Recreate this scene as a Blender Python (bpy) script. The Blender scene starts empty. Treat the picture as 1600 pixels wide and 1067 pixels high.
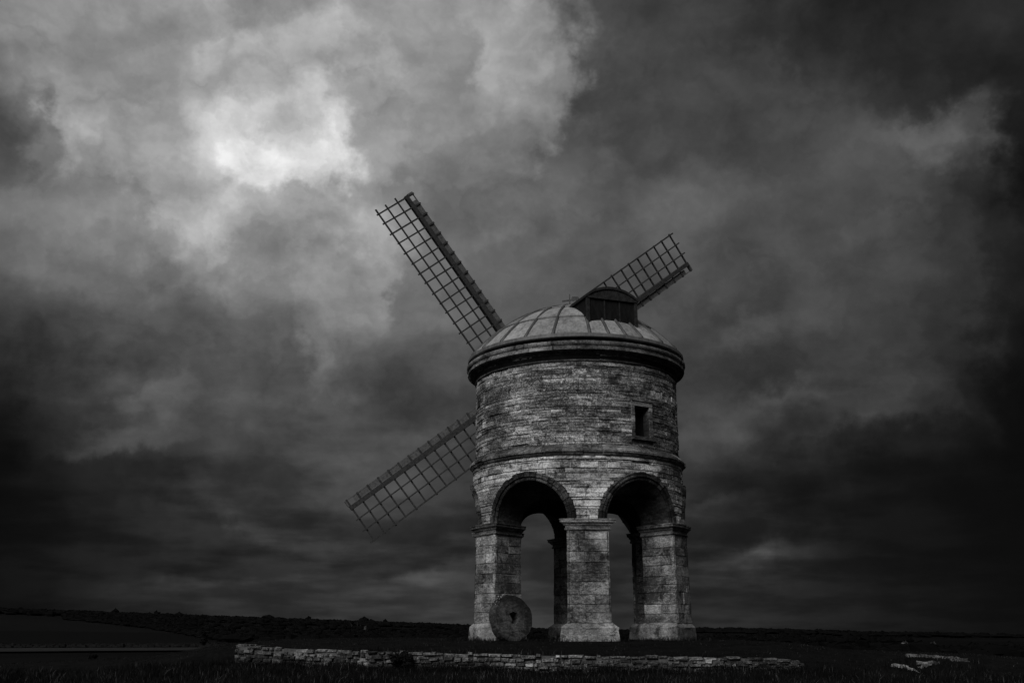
import bpy, math, random
import numpy as np
from mathutils import Matrix, Vector

R_ = math.radians
scene = bpy.context.scene
COL = scene.collection
rng = random.Random(7)
npr = np.random.default_rng(11)

# ------------------------------------------------------------------ camera
PITCH = 0.283
EYE = 0.317                       # eye height above the ground the mill stands on
cam_d = bpy.data.cameras.new('camera')
cam_d.sensor_width = 36.0
cam_d.lens = 36.0 * 1545.5 / 1600.0
cam_d.clip_start = 0.1
cam_d.clip_end = 40000.0
cam = bpy.data.objects.new('camera', cam_d)
COL.objects.link(cam)
cam.location = (0, 0, EYE)
cam.rotation_euler = (math.pi / 2 + PITCH, 0, 0)
scene.camera = cam

# ------------------------------------------------------------------ sun, exposure
SUN_EL, SUN_AZ = 38.0, -155.0     # azimuth from +Y towards +X: behind the camera, to its left
sun_d = bpy.data.lights.new('sun', 'SUN')
sun_d.energy = 1.5
sun_d.angle = R_(38)
sun_d.color = (1, 0.995, 0.99)
sun = bpy.data.objects.new('sun', sun_d)
COL.objects.link(sun)
sdir = Vector((math.sin(R_(SUN_AZ)) * math.cos(R_(SUN_EL)),
               math.cos(R_(SUN_AZ)) * math.cos(R_(SUN_EL)), math.sin(R_(SUN_EL))))
sun.rotation_euler = (-sdir).to_track_quat('-Z', 'Y').to_euler()
vs = scene.view_settings
vs.view_transform = 'Standard'
vs.look = 'None'
vs.exposure = 0.45
vs.gamma = 1.0
vs.use_curve_mapping = False
scene.cycles.max_bounces = 4
scene.cycles.diffuse_bounces = 2
scene.cycles.glossy_bounces = 1

# ------------------------------------------------------------------ node helpers
def N(nt, typ, **kw):
    n = nt.nodes.new(typ)
    for k, v in kw.items():
        setattr(n, k, v)
    return n

def setin(nt, sock, v):
    if isinstance(v, bpy.types.NodeSocket):
        nt.links.new(v, sock)
    else:
        sock.default_value = v

def M(nt, op, a, b=None, c=None, clamp=False):
    n = N(nt, 'ShaderNodeMath', operation=op, use_clamp=clamp)
    setin(nt, n.inputs[0], a)
    if b is not None: setin(nt, n.inputs[1], b)
    if c is not None: setin(nt, n.inputs[2], c)
    return n.outputs[0]

def VM(nt, op, a, b=None, scale=None):
    n = N(nt, 'ShaderNodeVectorMath', operation=op)
    setin(nt, n.inputs[0], a)
    if b is not None: setin(nt, n.inputs[1], b)
    if scale is not None: setin(nt, n.inputs['Scale'], scale)
    return n.outputs['Value'] if op in ('DOT_PRODUCT', 'LENGTH') else n.outputs[0]

def RANGE(nt, v, a, b, c, d, smooth=False):
    n = N(nt, 'ShaderNodeMapRange')
    if smooth: n.interpolation_type = 'SMOOTHSTEP'
    setin(nt, n.inputs[0], v)
    for i, x in enumerate((a, b, c, d)): setin(nt, n.inputs[i + 1], x)
    return n.outputs[0]

def NOISE(nt, vec, scale, detail=4.0, rough=0.55, dist=0.0, out=0):
    n = N(nt, 'ShaderNodeTexNoise')
    setin(nt, n.inputs['Vector'], vec)
    n.inputs['Scale'].default_value = scale
    n.inputs['Detail'].default_value = detail
    n.inputs['Roughness'].default_value = rough
    n.inputs['Distortion'].default_value = dist
    return n.outputs[out]

# ------------------------------------------------------------------ the sky: a heavy cloud deck
# Brightness of the cloud deck (display values, 0-255) by direction; a gap where the cloud thins
# stands to the upper left of the mill, heavier cloud to the right.
SKY = {
 0: [(0,125),(100,130),(200,125),(300,135),(400,113),(500,125),(600,120),(700,130),(790,145),(850,100),(900,76),(1000,62),(1100,60),(1200,50),(1300,42),(1400,40),(1500,40),(1600,46)],
 80: [(0,130),(100,130),(200,130),(300,145),(350,163),(450,150),(550,160),(620,130),(700,120),(780,138),(840,120),(900,77),(1000,65),(1100,62),(1200,60),(1300,48),(1400,42),(1500,42),(1600,34)],
 150: [(0,92),(60,110),(120,135),(200,135),(300,140),(400,148),(500,162),(550,155),(600,130),(680,115),(760,128),(860,112),(920,84),(1000,68),(1100,66),(1200,72),(1300,64),(1400,50),(1500,50),(1600,33)],
 220: [(0,70),(60,100),(110,150),(160,135),(230,135),(300,160),(360,180),(400,172),(450,184),(520,186),(570,150),(650,130),(720,115),(800,115),(870,98),(950,75),(1050,68),(1150,58),(1250,65),(1350,70),(1420,72),(1500,76),(1560,54),(1600,25)],
 285: [(0,90),(50,110),(120,110),(200,125),(300,145),(360,172),(390,205),(412,235),(440,200),(470,184),(540,150),(600,125),(680,105),(760,105),(860,90),(950,80),(1050,78),(1150,75),(1250,70),(1350,65),(1450,60),(1550,40),(1600,20)],
 350: [(0,100),(100,105),(200,120),(300,150),(400,165),(500,150),(580,130),(700,95),(800,90),(900,80),(1000,85),(1100,85),(1200,80),(1300,80),(1400,70),(1500,45),(1600,25)],
 420: [(0,90),(100,95),(200,110),(300,125),(400,125),(500,120),(600,100),(700,85),(850,80),(1000,75),(1100,75),(1200,70),(1300,70),(1400,60),(1500,55),(1600,35)],
 500: [(0,65),(100,75),(200,85),(300,85),(400,95),(480,120),(560,110),(700,85),(850,70),(1050,65),(1150,75),(1250,60),(1350,60),(1450,55),(1550,35),(1600,25)],
 560: [(0,45),(100,65),(200,80),(300,75),(400,85),(490,105),(600,85),(700,80),(1080,70),(1150,60),(1250,60),(1350,60),(1450,50),(1550,35),(1600,20)],
 620: [(0,30),(100,50),(180,75),(300,60),(400,75),(500,80),(600,65),(720,65),(1080,65),(1150,60),(1220,75),(1300,60),(1400,55),(1500,35),(1600,15)],
 690: [(0,20),(100,40),(200,50),(300,55),(400,65),(500,70),(600,75),(720,75),(1080,65),(1150,55),(1250,50),(1300,50),(1400,28),(1500,20),(1600,12)],
 750: [(0,15),(100,25),(200,30),(300,45),(400,55),(500,65),(600,60),(720,55),(1080,45),(1150,35),(1250,30),(1350,20),(1500,15),(1600,9)],
 800: [(0,18),(100,25),(200,35),(300,50),(400,50),(500,50),(600,60),(720,48),(1080,45),(1150,40),(1250,25),(1350,22),(1500,15),(1600,9)],
 850: [(0,15),(100,25),(200,30),(300,35),(400,42),(500,50),(600,50),(720,50),(820,50),(1080,40),(1150,55),(1210,63),(1250,38),(1350,20),(1500,15),(1600,9)],
 910: [(0,15),(100,25),(200,33),(300,40),(400,45),(500,48),(600,50),(700,55),(820,50),(960,42),(1080,42),(1200,40),(1350,25),(1500,15),(1600,9)],
 965: [(0,18),(200,35),(400,45),(550,50),(700,55),(850,55),(1000,42),(1100,45),(1250,38),(1400,28),(1600,18)],
}
_rows = sorted(SKY)
def sky_value(px, py):
    vals = [np.interp(px, [p[0] for p in SKY[r]], [p[1] for p in SKY[r]]) for r in _rows]
    return float(np.interp(py, _rows, vals))

AZ_HALF = 75.0
EL0, EL_STEP, N_EL = 0.0, 2.1, 18
def dir_to_px(az, el):
    x = math.sin(az) * math.cos(el); y = math.cos(az) * math.cos(el); z = math.sin(el)
    d = y * math.cos(PITCH) + z * math.sin(PITCH)
    u = -y * math.sin(PITCH) + z * math.cos(PITCH)
    return 800 + 1545.5 * x / d, 533.5 - 1545.5 * u / d

CLOUD_RIMS = [   # edge from, to, a point on its bright side, strength, reach, fall-off
    (562, 90, 548, 285, 480, 200, .07, 120, .030), (848, 10, 905, 140, 780, 90, .20, 120, .030), (905, 140, 868, 245, 800, 190, .18, 80, .025),
    (70, 150, 85, 235, 130, 200, .20, 70, .025), (300, 215, 395, 160, 400, 240, .07, 90, .030), (385, 302, 470, 300, 420, 250, .10, 70, .022), (470, 300, 560, 285, 520, 240, .09, 80, .022),
    (190, 300, 265, 420, 330, 330, .16, 110, .035), (1410, 195, 1560, 135, 1500, 230, .26, 100, .030), (1090, 872, 1230, 838, 1190, 880, .45, 70, .016),
    (1130, 640, 1245, 590, 1220, 660, .22, 90, .025), (458, 500, 470, 610, 520, 550, .20, 80, .030), (150, 650, 235, 565, 240, 640, .22, 90, .028),
    (320, 795, 440, 865, 400, 800, .24, 80, .016), (560, 908, 735, 872, 650, 930, .36, 100, .016), (190, 905, 430, 900, 300, 925, .30, 120, .014),
    (1070, 785, 1150, 778, 1110, 800, .25, 60, .014), (1260, 690, 1480, 640, 1360, 640, .25, 120, .022), 
    (1130, 520, 1220, 480, 1180, 540, .20, 70, .022), (620, 400, 600, 470, 560, 430, .16, 60, .022), (60, 720, 230, 700, 140, 680, .28, 110, .020),
    (700, 60, 720, 170, 770, 110, .12, 80, .025)]

def px_dir(px, py):
    x = (px - 800) / 1545.5; u = (533.5 - py) / 1545.5
    return Vector((x, math.cos(PITCH) - u * math.sin(PITCH), math.sin(PITCH) + u * math.cos(PITCH))).normalized()

SKA = (0.15, 0.16, 0.24, 0.60)      # strength of the folds, puffs, tufts and creases
def build_world():
    w = bpy.data.worlds.new('World')
    scene.world = w
    w.use_nodes = True
    nt = w.node_tree
    nt.nodes.clear()
    tc = N(nt, 'ShaderNodeTexCoord').outputs['Generated']
    d0 = VM(nt, 'NORMALIZE', tc)
    sep = N(nt, 'ShaderNodeSeparateXYZ'); nt.links.new(d0, sep.inputs[0])
    zc = M(nt, 'MAXIMUM', sep.outputs[2], -0.02)
    inv = M(nt, 'DIVIDE', 1.0, M(nt, 'ADD', zc, 0.16))
    plane = VM(nt, 'SCALE', d0, scale=inv)              # the flat cloud deck seen in perspective
    # ragged edges: the direction is pushed about by turbulence before the deck is looked up
    half = (.5, .5, .5)
    w1 = NOISE(nt, VM(nt, 'ADD', plane, (3.1, 1.7, 0.4)), 1.7, 3, 0.55, 0.0, 1)
    w2 = NOISE(nt, VM(nt, 'ADD', d0, (7.3, 0.2, 5.4)), 9.0, 3, 0.55, 0.0, 1)
    w3 = NOISE(nt, VM(nt, 'ADD', d0, (2.3, 6.2, 1.4)), 30.0, 4, 0.62, 0.0, 1)
    warp = VM(nt, 'ADD', VM(nt, 'SCALE', VM(nt, 'SUBTRACT', w1, half), scale=0.07),
              VM(nt, 'ADD', VM(nt, 'SCALE', VM(nt, 'SUBTRACT', w2, half), scale=0.11),
                 VM(nt, 'SCALE', VM(nt, 'SUBTRACT', w3, half), scale=0.075)))
    fade = RANGE(nt, sep.outputs[2], 0.0, 0.28, 0.30, 1.0, True)
    warp = VM(nt, 'MULTIPLY', VM(nt, 'SCALE', warp, scale=fade), (1.0, 1.0, 0.8))
    dw = VM(nt, 'NORMALIZE', VM(nt, 'ADD', d0, warp))
    s2 = N(nt, 'ShaderNodeSeparateXYZ'); nt.links.new(dw, s2.inputs[0])
    az = M(nt, 'ARCTAN2', s2.outputs[0], s2.outputs[1])
    el = M(nt, 'ARCSINE', s2.outputs[2])
    t = RANGE(nt, az, -R_(AZ_HALF), R_(AZ_HALF), 0.0, 1.0)
    e = M(nt, 'DIVIDE', M(nt, 'SUBTRACT', el, R_(EL0)), R_(EL_STEP))
    e = M(nt, 'MINIMUM', M(nt, 'MAXIMUM', e, 0.0), float(N_EL - 1))
    total = None
    for j in range(N_EL):
        elv = R_(EL0 + j * EL_STEP)
        ramp = N(nt, 'ShaderNodeValToRGB')
        cr = ramp.color_ramp
        cr.interpolation = 'EASE'
        azs = [-75, -45] + list(np.linspace(-30, 30, 27)) + [45, 75]
        vals = []
        for a in azs:
            aa = max(-33, min(33, a))
            px, py = dir_to_px(R_(aa), elv)
            v = sky_value(min(1600, max(0, px)), min(965, max(0, py)))
            v *= 1 + 0.10 * max(0.0, min(1.0, (v - 95) / 90))
            if abs(a) > 40: v = 0.5 * v + 0.5 * 62
            if abs(a) > 70: v = 62
            vals.append(v / 255.0)
        while len(cr.elements) < len(azs): cr.elements.new(0.5)
        for i, (a, v) in enumerate(zip(azs, vals)):
            cr.elements[i].position = (a + AZ_HALF) / (2 * AZ_HALF)
        for i, (a, v) in enumerate(zip(azs, vals)):
            cr.elements[i].color = (v, v, v, 1)
        nt.links.new(t, ramp.inputs[0])
        h = M(nt, 'SUBTRACT', 1.0, M(nt, 'ABSOLUTE', M(nt, 'SUBTRACT', e, float(j))), clamp=True)
        term = M(nt, 'MULTIPLY', ramp.outputs[0], h)
        total = term if total is None else M(nt, 'ADD', total, term)
    # towards the zenith the deck evens out
    zen = RANGE(nt, sep.outputs[2], 0.6, 0.9, 0.0, 1.0, True)
    total = M(nt, 'ADD', M(nt, 'MULTIPLY', total, M(nt, 'SUBTRACT', 1.0, zen)), M(nt, 'MULTIPLY', zen, 0.33))
    # billows inside the deck: broad folds, soft puffs with creased edges, fine tufts
    n1 = NOISE(nt, VM(nt, 'ADD', plane, (5.2, 1.4, 0.0)), 2.2, 6, 0.50, 0.0)
    n2 = NOISE(nt, VM(nt, 'ADD', VM(nt, 'MULTIPLY', d0, (1, 1, 1.45)), (1.3, 8.2, 2.2)), 8.0, 5, 0.52, 0.0)
    n3 = NOISE(nt, VM(nt, 'ADD', VM(nt, 'MULTIPLY', d0, (1, 1, 1.2)), (4.3, 3.2, 9.2)), 27.0, 4, 0.60, 0.0)
    cre = M(nt, 'ABSOLUTE', M(nt, 'SUBTRACT', NOISE(nt, VM(nt, 'ADD', VM(nt, 'MULTIPLY', dw, (1, 1, 1.25)), (5.3, 1.2, 0.2)), 13.0, 4, 0.55, 0.0), 0.5))
    puff = M(nt, 'SUBTRACT', cre, 0.09)
    n1 = RANGE(nt, n1, 0.36, 0.64, 0.0, 1.0, True)
    n2 = RANGE(nt, n2, 0.38, 0.62, 0.0, 1.0, True)
    b = M(nt, 'ADD', M(nt, 'MULTIPLY', M(nt, 'SUBTRACT', n1, 0.5), RANGE(nt, sep.outputs[2], 0.06, 0.30, 0.42, SKA[0], True)),
          M(nt, 'ADD', M(nt, 'MULTIPLY', M(nt, 'SUBTRACT', n2, 0.5), SKA[1]),
            M(nt, 'ADD', M(nt, 'MULTIPLY', M(nt, 'SUBTRACT', n3, 0.5), SKA[2]), M(nt, 'MULTIPLY', puff, SKA[3]))))
    amp = RANGE(nt, sep.outputs[2], 0.0, 0.07, 0.6, 1.0, True)
    total = M(nt, 'MULTIPLY', total, M(nt, 'ADD', 1.07, M(nt, 'MULTIPLY', b, amp)))
    # lit rims of the cloud banks: sharp on one side, fading on the other
    rim = None
    for (x0, y0, x1, y1, bx, by, ampl, ext, fall) in CLOUD_RIMS:
        a, c = px_dir(x0, y0), px_dir(x1, y1)
        mid = (a + c).normalized()
        nrm = a.cross(c).normalized()
        if nrm.dot(px_dir(bx, by)) < 0: nrm = -nrm          # towards the bright side
        sd = VM(nt, 'DOT_PRODUCT', dw, tuple(nrm))
        prof = N(nt, 'ShaderNodeValToRGB')
        cr = prof.color_ramp
        cr.interpolation = 'B_SPLINE'
        pts = [(0.0, .5), (.25, .42), (.40, .28), (.47, .24), (.53, .70), (.58, .98), (.66, .84), (.80, .62), (1.0, .5)]
        while len(cr.elements) < len(pts): cr.elements.new(.5)
        for i, (q, v) in enumerate(pts): cr.elements[i].position = q
        for i, (q, v) in enumerate(pts): cr.elements[i].color = (v, v, v, 1)
        nt.links.new(M(nt, 'MULTIPLY_ADD', sd, 1.0 / (6 * fall), 0.5), prof.inputs[0])
        kk = 2.0 / (ext / 1545.5) ** 2
        g = M(nt, 'EXPONENT', M(nt, 'MULTIPLY_ADD', VM(nt, 'DOT_PRODUCT', dw, tuple(mid)), kk, -kk))
        f = M(nt, 'MULTIPLY_ADD', prof.outputs[0], 2 * ampl, -ampl)
        rim = M(nt, 'MULTIPLY', f, g) if rim is None else M(nt, 'MULTIPLY_ADD', f, g, rim)
    total = M(nt, 'MULTIPLY', total, M(nt, 'ADD', 1.0, rim))
    cloud = M(nt, 'POWER', M(nt, 'MAXIMUM', total, 0.0), 2.25)
    # clear daylight above the deck, almost wholly covered
    sky = N(nt, 'ShaderNodeTexSky', sky_type='NISHITA')
    sky.sun_disc = False
    sky.sun_elevation = R_(SUN_EL)
    sky.sun_rotation = R_(SUN_AZ)
    bw = N(nt, 'ShaderNodeRGBToBW'); nt.links.new(sky.outputs[0], bw.inputs[0])
    # background strength 0.1; the deck lets 1.5 % of the clear sky through
    lum = M(nt, 'ADD', M(nt, 'MULTIPLY', bw.outputs[0], 0.004), M(nt, 'MULTIPLY', cloud, 7.4))
    bg = N(nt, 'ShaderNodeBackground')
    bg.inputs['Strength'].default_value = 0.1
    nt.links.new(lum, bg.inputs['Color'])
    out = N(nt, 'ShaderNodeOutputWorld')
    nt.links.new(bg.outputs[0], out.inputs[0])
    w.cycles.sampling_method = 'NONE'
build_world()

# ------------------------------------------------------------------ materials
def new_mat(name):
    m = bpy.data.materials.new(name)
    m.use_nodes = True
    nt = m.node_tree
    b = nt.nodes['Principled BSDF']
    b.inputs['Specular IOR Level'].default_value = 0.25
    return m, nt, b

def grey_out(nt, b, v, rough=0.9, bump=None, bump_d=0.02, bump_s=1.0):
    c = N(nt, 'ShaderNodeCombineColor')
    for i in range(3): setin(nt, c.inputs[i], v)
    nt.links.new(c.outputs[0], b.inputs['Base Color'])
    setin(nt, b.inputs['Roughness'], rough)
    if bump is not None:
        bn = N(nt, 'ShaderNodeBump')
        bn.inputs['Distance'].default_value = bump_d
        bn.inputs['Strength'].default_value = bump_s
        nt.links.new(bump, bn.inputs['Height'])
        nt.links.new(bn.outputs[0], b.inputs['Normal'])

def pos(nt):
    return N(nt, 'ShaderNodeNewGeometry').outputs['Position']

def stone_material(name, lo, hi, use_tone=True, streak=5.0, spot=0.6, seed=0.0):
    """weathered limestone: tone of the block x pale and lichen-dark patches x pitting"""
    m, nt, b = new_mat(name)
    p = VM(nt, 'ADD', pos(nt), (seed, seed * .7, seed * 1.3))
    ps = VM(nt, 'MULTIPLY', p, (1, 1, streak))
    big = NOISE(nt, ps, 0.85, 5, 0.6, 0.4)
    mid = NOISE(nt, VM(nt, 'MULTIPLY', p, (1, 1, 2.2)), 8.0, 6, 0.70, 0.3)
    fine = NOISE(nt, p, 26.0, 5, 0.75, 0.2)
    v = M(nt, 'ADD', M(nt, 'MULTIPLY', RANGE(nt, big, 0.40, 0.62, 0, 1, True), 0.46),
          M(nt, 'MULTIPLY', RANGE(nt, mid, 0.34, 0.68, 0, 1, True), 0.58))
    if use_tone:
        at = N(nt, 'ShaderNodeAttribute', attribute_name='tone')
        v = M(nt, 'ADD', M(nt, 'MULTIPLY', v, 0.62), M(nt, 'SUBTRACT', M(nt, 'MULTIPLY', at.outputs['Fac'], 1.0), 0.18))
    # lichen speckle, dark and pale
    sp = RANGE(nt, fine, 0.38, 0.66, -0.5, 0.5)
    v = M(nt, 'ADD', v, M(nt, 'MULTIPLY', sp, spot), clamp=True)
    v = M(nt, 'POWER', v, 1.6)
    alb = RANGE(nt, v, 0, 1, lo, hi)
    # black crust
    cr = NOISE(nt, VM(nt, 'ADD', p, (9, 4, 2)), 2.3, 7, 0.7, 0.5)
    crm = RANGE(nt, cr, 0.53, 0.64, 1.0, 0.25, True)
    alb = M(nt, 'MULTIPLY', alb, crm)
    # broad weather stains and clean-washed patches
    st = NOISE(nt, VM(nt, 'ADD', VM(nt, 'MULTIPLY', p, (1, 1, 1.6)), (2, 7, 5)), 0.55, 4, 0.6, 0.6)
    alb = M(nt, 'MULTIPLY', alb, RANGE(nt, st, 0.37, 0.62, 0.55, 1.5, True))
    hgt = M(nt, 'ADD', M(nt, 'MULTIPLY', mid, 0.7), M(nt, 'MULTIPLY', fine, 0.5))
    grey_out(nt, b, alb, 0.95, hgt, 0.035, 0.9)
    return m

MAT = {}
MAT['stone'] = stone_material('weathered_limestone', 0.035, 0.78, True, 5.0, 0.68)
MAT['ashlar'] = stone_material('pier_ashlar', 0.04, 0.66, True, 1.5, 0.42, 21.0)
MAT['moulding'] = stone_material('moulded_limestone', 0.03, 0.42, True, 4.0, 0.4, 3.0)
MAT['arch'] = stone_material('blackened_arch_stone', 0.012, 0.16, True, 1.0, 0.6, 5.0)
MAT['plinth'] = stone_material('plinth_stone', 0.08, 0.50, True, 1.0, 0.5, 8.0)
MAT['soffit'] = stone_material('dark_inner_stone', 0.02, 0.13, False, 2.0, 0.3, 12.0)  # darker than the facing stone: arch undersides, inner wall, window reveals
MAT['rubble'] = stone_material('rubble_stone', 0.03, 0.50, True, 2.0, 0.55, 15.0)
MAT['grit'] = stone_material('gritstone', 0.015, 0.10, False, 1.0, 0.5, 18.0)

def simple_mat(name, lo, hi, scale=6.0, stretch=(1, 1, 1), rough=0.8, bump=0.006, tone=False):
    m, nt, b = new_mat(name)
    p = VM(nt, 'MULTIPLY', pos(nt), stretch)
    n = NOISE(nt, p, scale, 6, 0.65, 0.3)
    v = RANGE(nt, n, 0.32, 0.68, lo, hi)
    if tone:
        at = N(nt, 'ShaderNodeAttribute', attribute_name='tone')
        v = M(nt, 'MULTIPLY', v, at.outputs['Fac'])
    grey_out(nt, b, v, rough, n, bump, 0.8)
    return m
MAT['mortar'] = simple_mat('old_mortar', 0.03, 0.12, 9.0)
MAT['wood'] = simple_mat('weathered_sail_timber', 0.05, 0.14, 14.0, rough=0.75)
MAT['wood_dark'] = simple_mat('tarred_sail_timber', 0.025, 0.065, 14.0, rough=0.8)
MAT['board'] = simple_mat('tarred_boards', 0.006, 0.016, 10.0, (1, 1, .25), 0.7)
MAT['felt'] = simple_mat('dormer_roof_covering', 0.012, 0.04, 9.0, rough=0.85)
MAT['iron'] = simple_mat('dark_iron', 0.03, 0.07, 12.0, rough=0.6)
MAT['bark'] = simple_mat('bark', 0.015, 0.03, 9.0)
MAT['leaf'] = simple_mat('dark_foliage', 0.005, 0.016, 3.0, rough=0.9)
MAT['wood_far'] = simple_mat('distant_woodland', 0.002, 0.005, 0.05, rough=1.0)
MAT['render'] = simple_mat('pale_rendered_wall', 0.15, 0.25, 1.0)
MAT['slate'] = simple_mat('slate_roof', 0.03, 0.05, 1.0)
MAT['glass'] = simple_mat('dark_window_glass', 0.02, 0.03, 1.0, rough=0.2)
MAT['stubble'] = simple_mat('stubble_field', 0.016, 0.030, 0.15, (1, 1, 1), 1.0, 0.05)
MAT['straw'] = simple_mat('winter_grass', 0.003, 0.012, 0.8, rough=1.0, tone=True)

def lead_material():
    m, nt, b = new_mat('weathered_lead')
    p = pos(nt)
    n = NOISE(nt, p, 2.2, 7, 0.66, 0.4)
    f = NOISE(nt, p, 18.0, 5, 0.7, 0.3)
    s = NOISE(nt, VM(nt, 'MULTIPLY', p, (6, 6, 0.7)), 2.2, 5, 0.6, 0.2)
    at = N(nt, 'ShaderNodeAttribute', attribute_name='tone')
    v = M(nt, 'ADD', M(nt, 'MULTIPLY', n, 0.5), M(nt, 'ADD', M(nt, 'MULTIPLY', f, 0.25), M(nt, 'MULTIPLY', s, 0.35)))
    v = RANGE(nt, v, 0.40, 0.70, 0.09, 0.46)
    v = M(nt, 'MULTIPLY', v, at.outputs['Fac'])
    grey_out(nt, b, v, RANGE(nt, f, .3, .7, .45, .7), f, 0.006, 0.6)
    b.inputs['Specular IOR Level'].default_value = 0.5
    return m
MAT['lead'] = lead_material()

def ground_material():
    m, nt, b = new_mat('turf_and_fields')
    p = pos(nt)
    sep = N(nt, 'ShaderNodeSeparateXYZ'); nt.links.new(p, sep.inputs[0])
    n = NOISE(nt, p, 1.6, 7, 0.65, 0.3)
    f = NOISE(nt, p, 14.0, 5, 0.7)
    near = M(nt, 'ADD', RANGE(nt, n, 0.35, 0.7, 0.002, 0.007), RANGE(nt, f, 0.4, 0.75, 0.0, 0.005))
    vo = N(nt, 'ShaderNodeTexVoronoi', feature='F1')
    nt.links.new(VM(nt, 'MULTIPLY', p, (1.0, 0.55, 0.0)), vo.inputs['Vector'])
    vo.inputs['Scale'].default_value = 0.0045
    bw = N(nt, 'ShaderNodeRGBToBW'); nt.links.new(vo.outputs['Color'], bw.inputs[0])
    fields = RANGE(nt, bw.outputs[0], 0.2, 0.85, 0.0014, 0.0045)
    fn = NOISE(nt, p, 0.02, 5, 0.6)
    fields = M(nt, 'MULTIPLY', fields, RANGE(nt, fn, 0.3, 0.7, 0.6, 1.3))
    dist = VM(nt, 'LENGTH', p)
    k = RANGE(nt, dist, 60, 130, 0, 1, True)
    v = M(nt, 'ADD', M(nt, 'MULTIPLY', near, M(nt, 'SUBTRACT', 1.0, k)), M(nt, 'MULTIPLY', fields, k))
    grey_out(nt, b, v, 1.0, f, 0.03, 0.7)
    b.inputs['Specular IOR Level'].default_value = 0.05
    return m
MAT['ground'] = ground_material()
for k_ in ('board', 'felt', 'wood_dark', 'leaf', 'straw', 'wood_far', 'stubble'):
    MAT[k_].node_tree.nodes['Principled BSDF'].inputs['Specular IOR Level'].default_value = 0.05

# ------------------------------------------------------------------ object helpers
def mesh_obj(name, verts, faces, mat, parent=None, tone=None, smooth=False):
    me = bpy.data.meshes.new(name)
    me.from_pydata([tuple(v) for v in verts], [], faces)
    if tone is not None:
        a = me.attributes.new('tone', 'FLOAT', 'POINT')
        arr = np.full(len(verts), tone, np.float32) if np.isscalar(tone) else np.asarray(tone, np.float32)
        a.data.foreach_set('value', arr)
    if smooth:
        me.polygons.foreach_set('use_smooth', np.ones(len(me.polygons), bool))
    me.materials.append(MAT[mat])
    me.update()
    o = bpy.data.objects.new(name, me)
    COL.objects.link(o)
    if parent is not None: o.parent = parent
    return o

def tag(o, label=None, cat=None, group=None, kind=None):
    if label: o['label'] = label
    if cat: o['category'] = cat
    if group: o['group'] = group
    if kind: o['kind'] = kind
    return o

def empty(name, loc=(0, 0, 0), rz=0.0):
    o = bpy.data.objects.new(name, None)
    COL.objects.link(o)
    o.location = loc
    o.rotation_euler = (0, 0, rz)
    o.empty_display_size = 0.3
    return o

def box_vf(p0, ax, ay, az):
    """box centred at p0 with half-axis vectors"""
    p0, ax, ay, az = (np.array(q, float) for q in (p0, ax, ay, az))
    v = [p0 + sx * ax + sy * ay + sz * az for sz in (-1, 1) for sy in (-1, 1) for sx in (-1, 1)]
    f = [(0, 2, 3, 1), (4, 5, 7, 6), (0, 1, 5, 4), (2, 6, 7, 3), (0, 4, 6, 2), (1, 3, 7, 5)]
    return v, f

def bar_vf(a, b, side, w, h, w2=None, h2=None):
    """bar from a to b; side = width direction; w,h half sizes (w2,h2 at b)"""
    a, b, side = (np.array(q, float) for q in (a, b, side))
    d = (b - a) / np.linalg.norm(b - a)
    side = side - d * (side @ d); side /= np.linalg.norm(side)
    up = np.cross(d, side)
    w2 = w if w2 is None else w2
    h2 = h if h2 is None else h2
    v = []
    for p, ww, hh in ((a, w, h), (b, w2, h2)):
        v += [p - side * ww - up * hh, p + side * ww - up * hh, p + side * ww + up * hh, p - side * ww + up * hh]
    return v, [(3, 2, 1, 0), (4, 5, 6, 7), (0, 1, 5, 4), (1, 2, 6, 5), (2, 3, 7, 6), (3, 0, 4, 7)]

def merge(parts):
    V, F = [], []
    for v, f in parts:
        o = len(V)
        V += list(v)
        F += [tuple(i + o for i in q) for q in f]
    return V, F

def lathe_vf(profile, th0, th1, n, closed=False, dirn=None, jit=0.0):
    """profile [(r,z)...] swept about z, angle measured as in P(); end caps for sectors"""
    V, F = [], []
    m = len(profile)
    k = n if closed else n + 1
    for i in range(k):
        th = th0 + (th1 - th0) * i / n
        for r, z in profile:
            V.append(P(th, r, z))
    for i in range(n):
        a, b = i * m, ((i + 1) % k) * m
        for j in range(m - 1):
            F.append((a + j, b + j, b + j + 1, a + j + 1))
    if not closed:
        F.append(tuple(range(m)))
        F.append(tuple(range((k - 1) * m + m - 1, (k - 1) * m - 1, -1)))
    return V, F

# ------------------------------------------------------------------ terrain
AXX, AXY = 2.112, 32.037
MILL_AZ = math.atan2(AXX, AXY)

def sstep(a, b, x):
    t = np.clip((x - a) / (b - a), 0, 1)
    return t * t * (3 - 2 * t)

WALL_X0, WALL_X1 = -6.3, 6.55
def wall_y(x):
    x = np.asarray(x, float)
    return 22.75 + 0.016 * (x - 0.5) ** 2 + 0.10 * np.sin(x * 0.9 + 1.0)

def wall_top(x):
    return np.interp(x, [-6.3, -4.3, -2.3, 0, 1.5, 4.3, 5.7, 6.5], [-0.026, -0.108, -0.15, -0.204, -0.232, -0.259, -0.287, -0.355])

def wall_bot(x):
    return np.interp(x, [-6.3, -4.3, -2.3, 0, 1.5, 4.3, 6.5], [-0.40, -0.48, -0.51, -0.56, -0.59, -0.575, -0.575])

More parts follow.
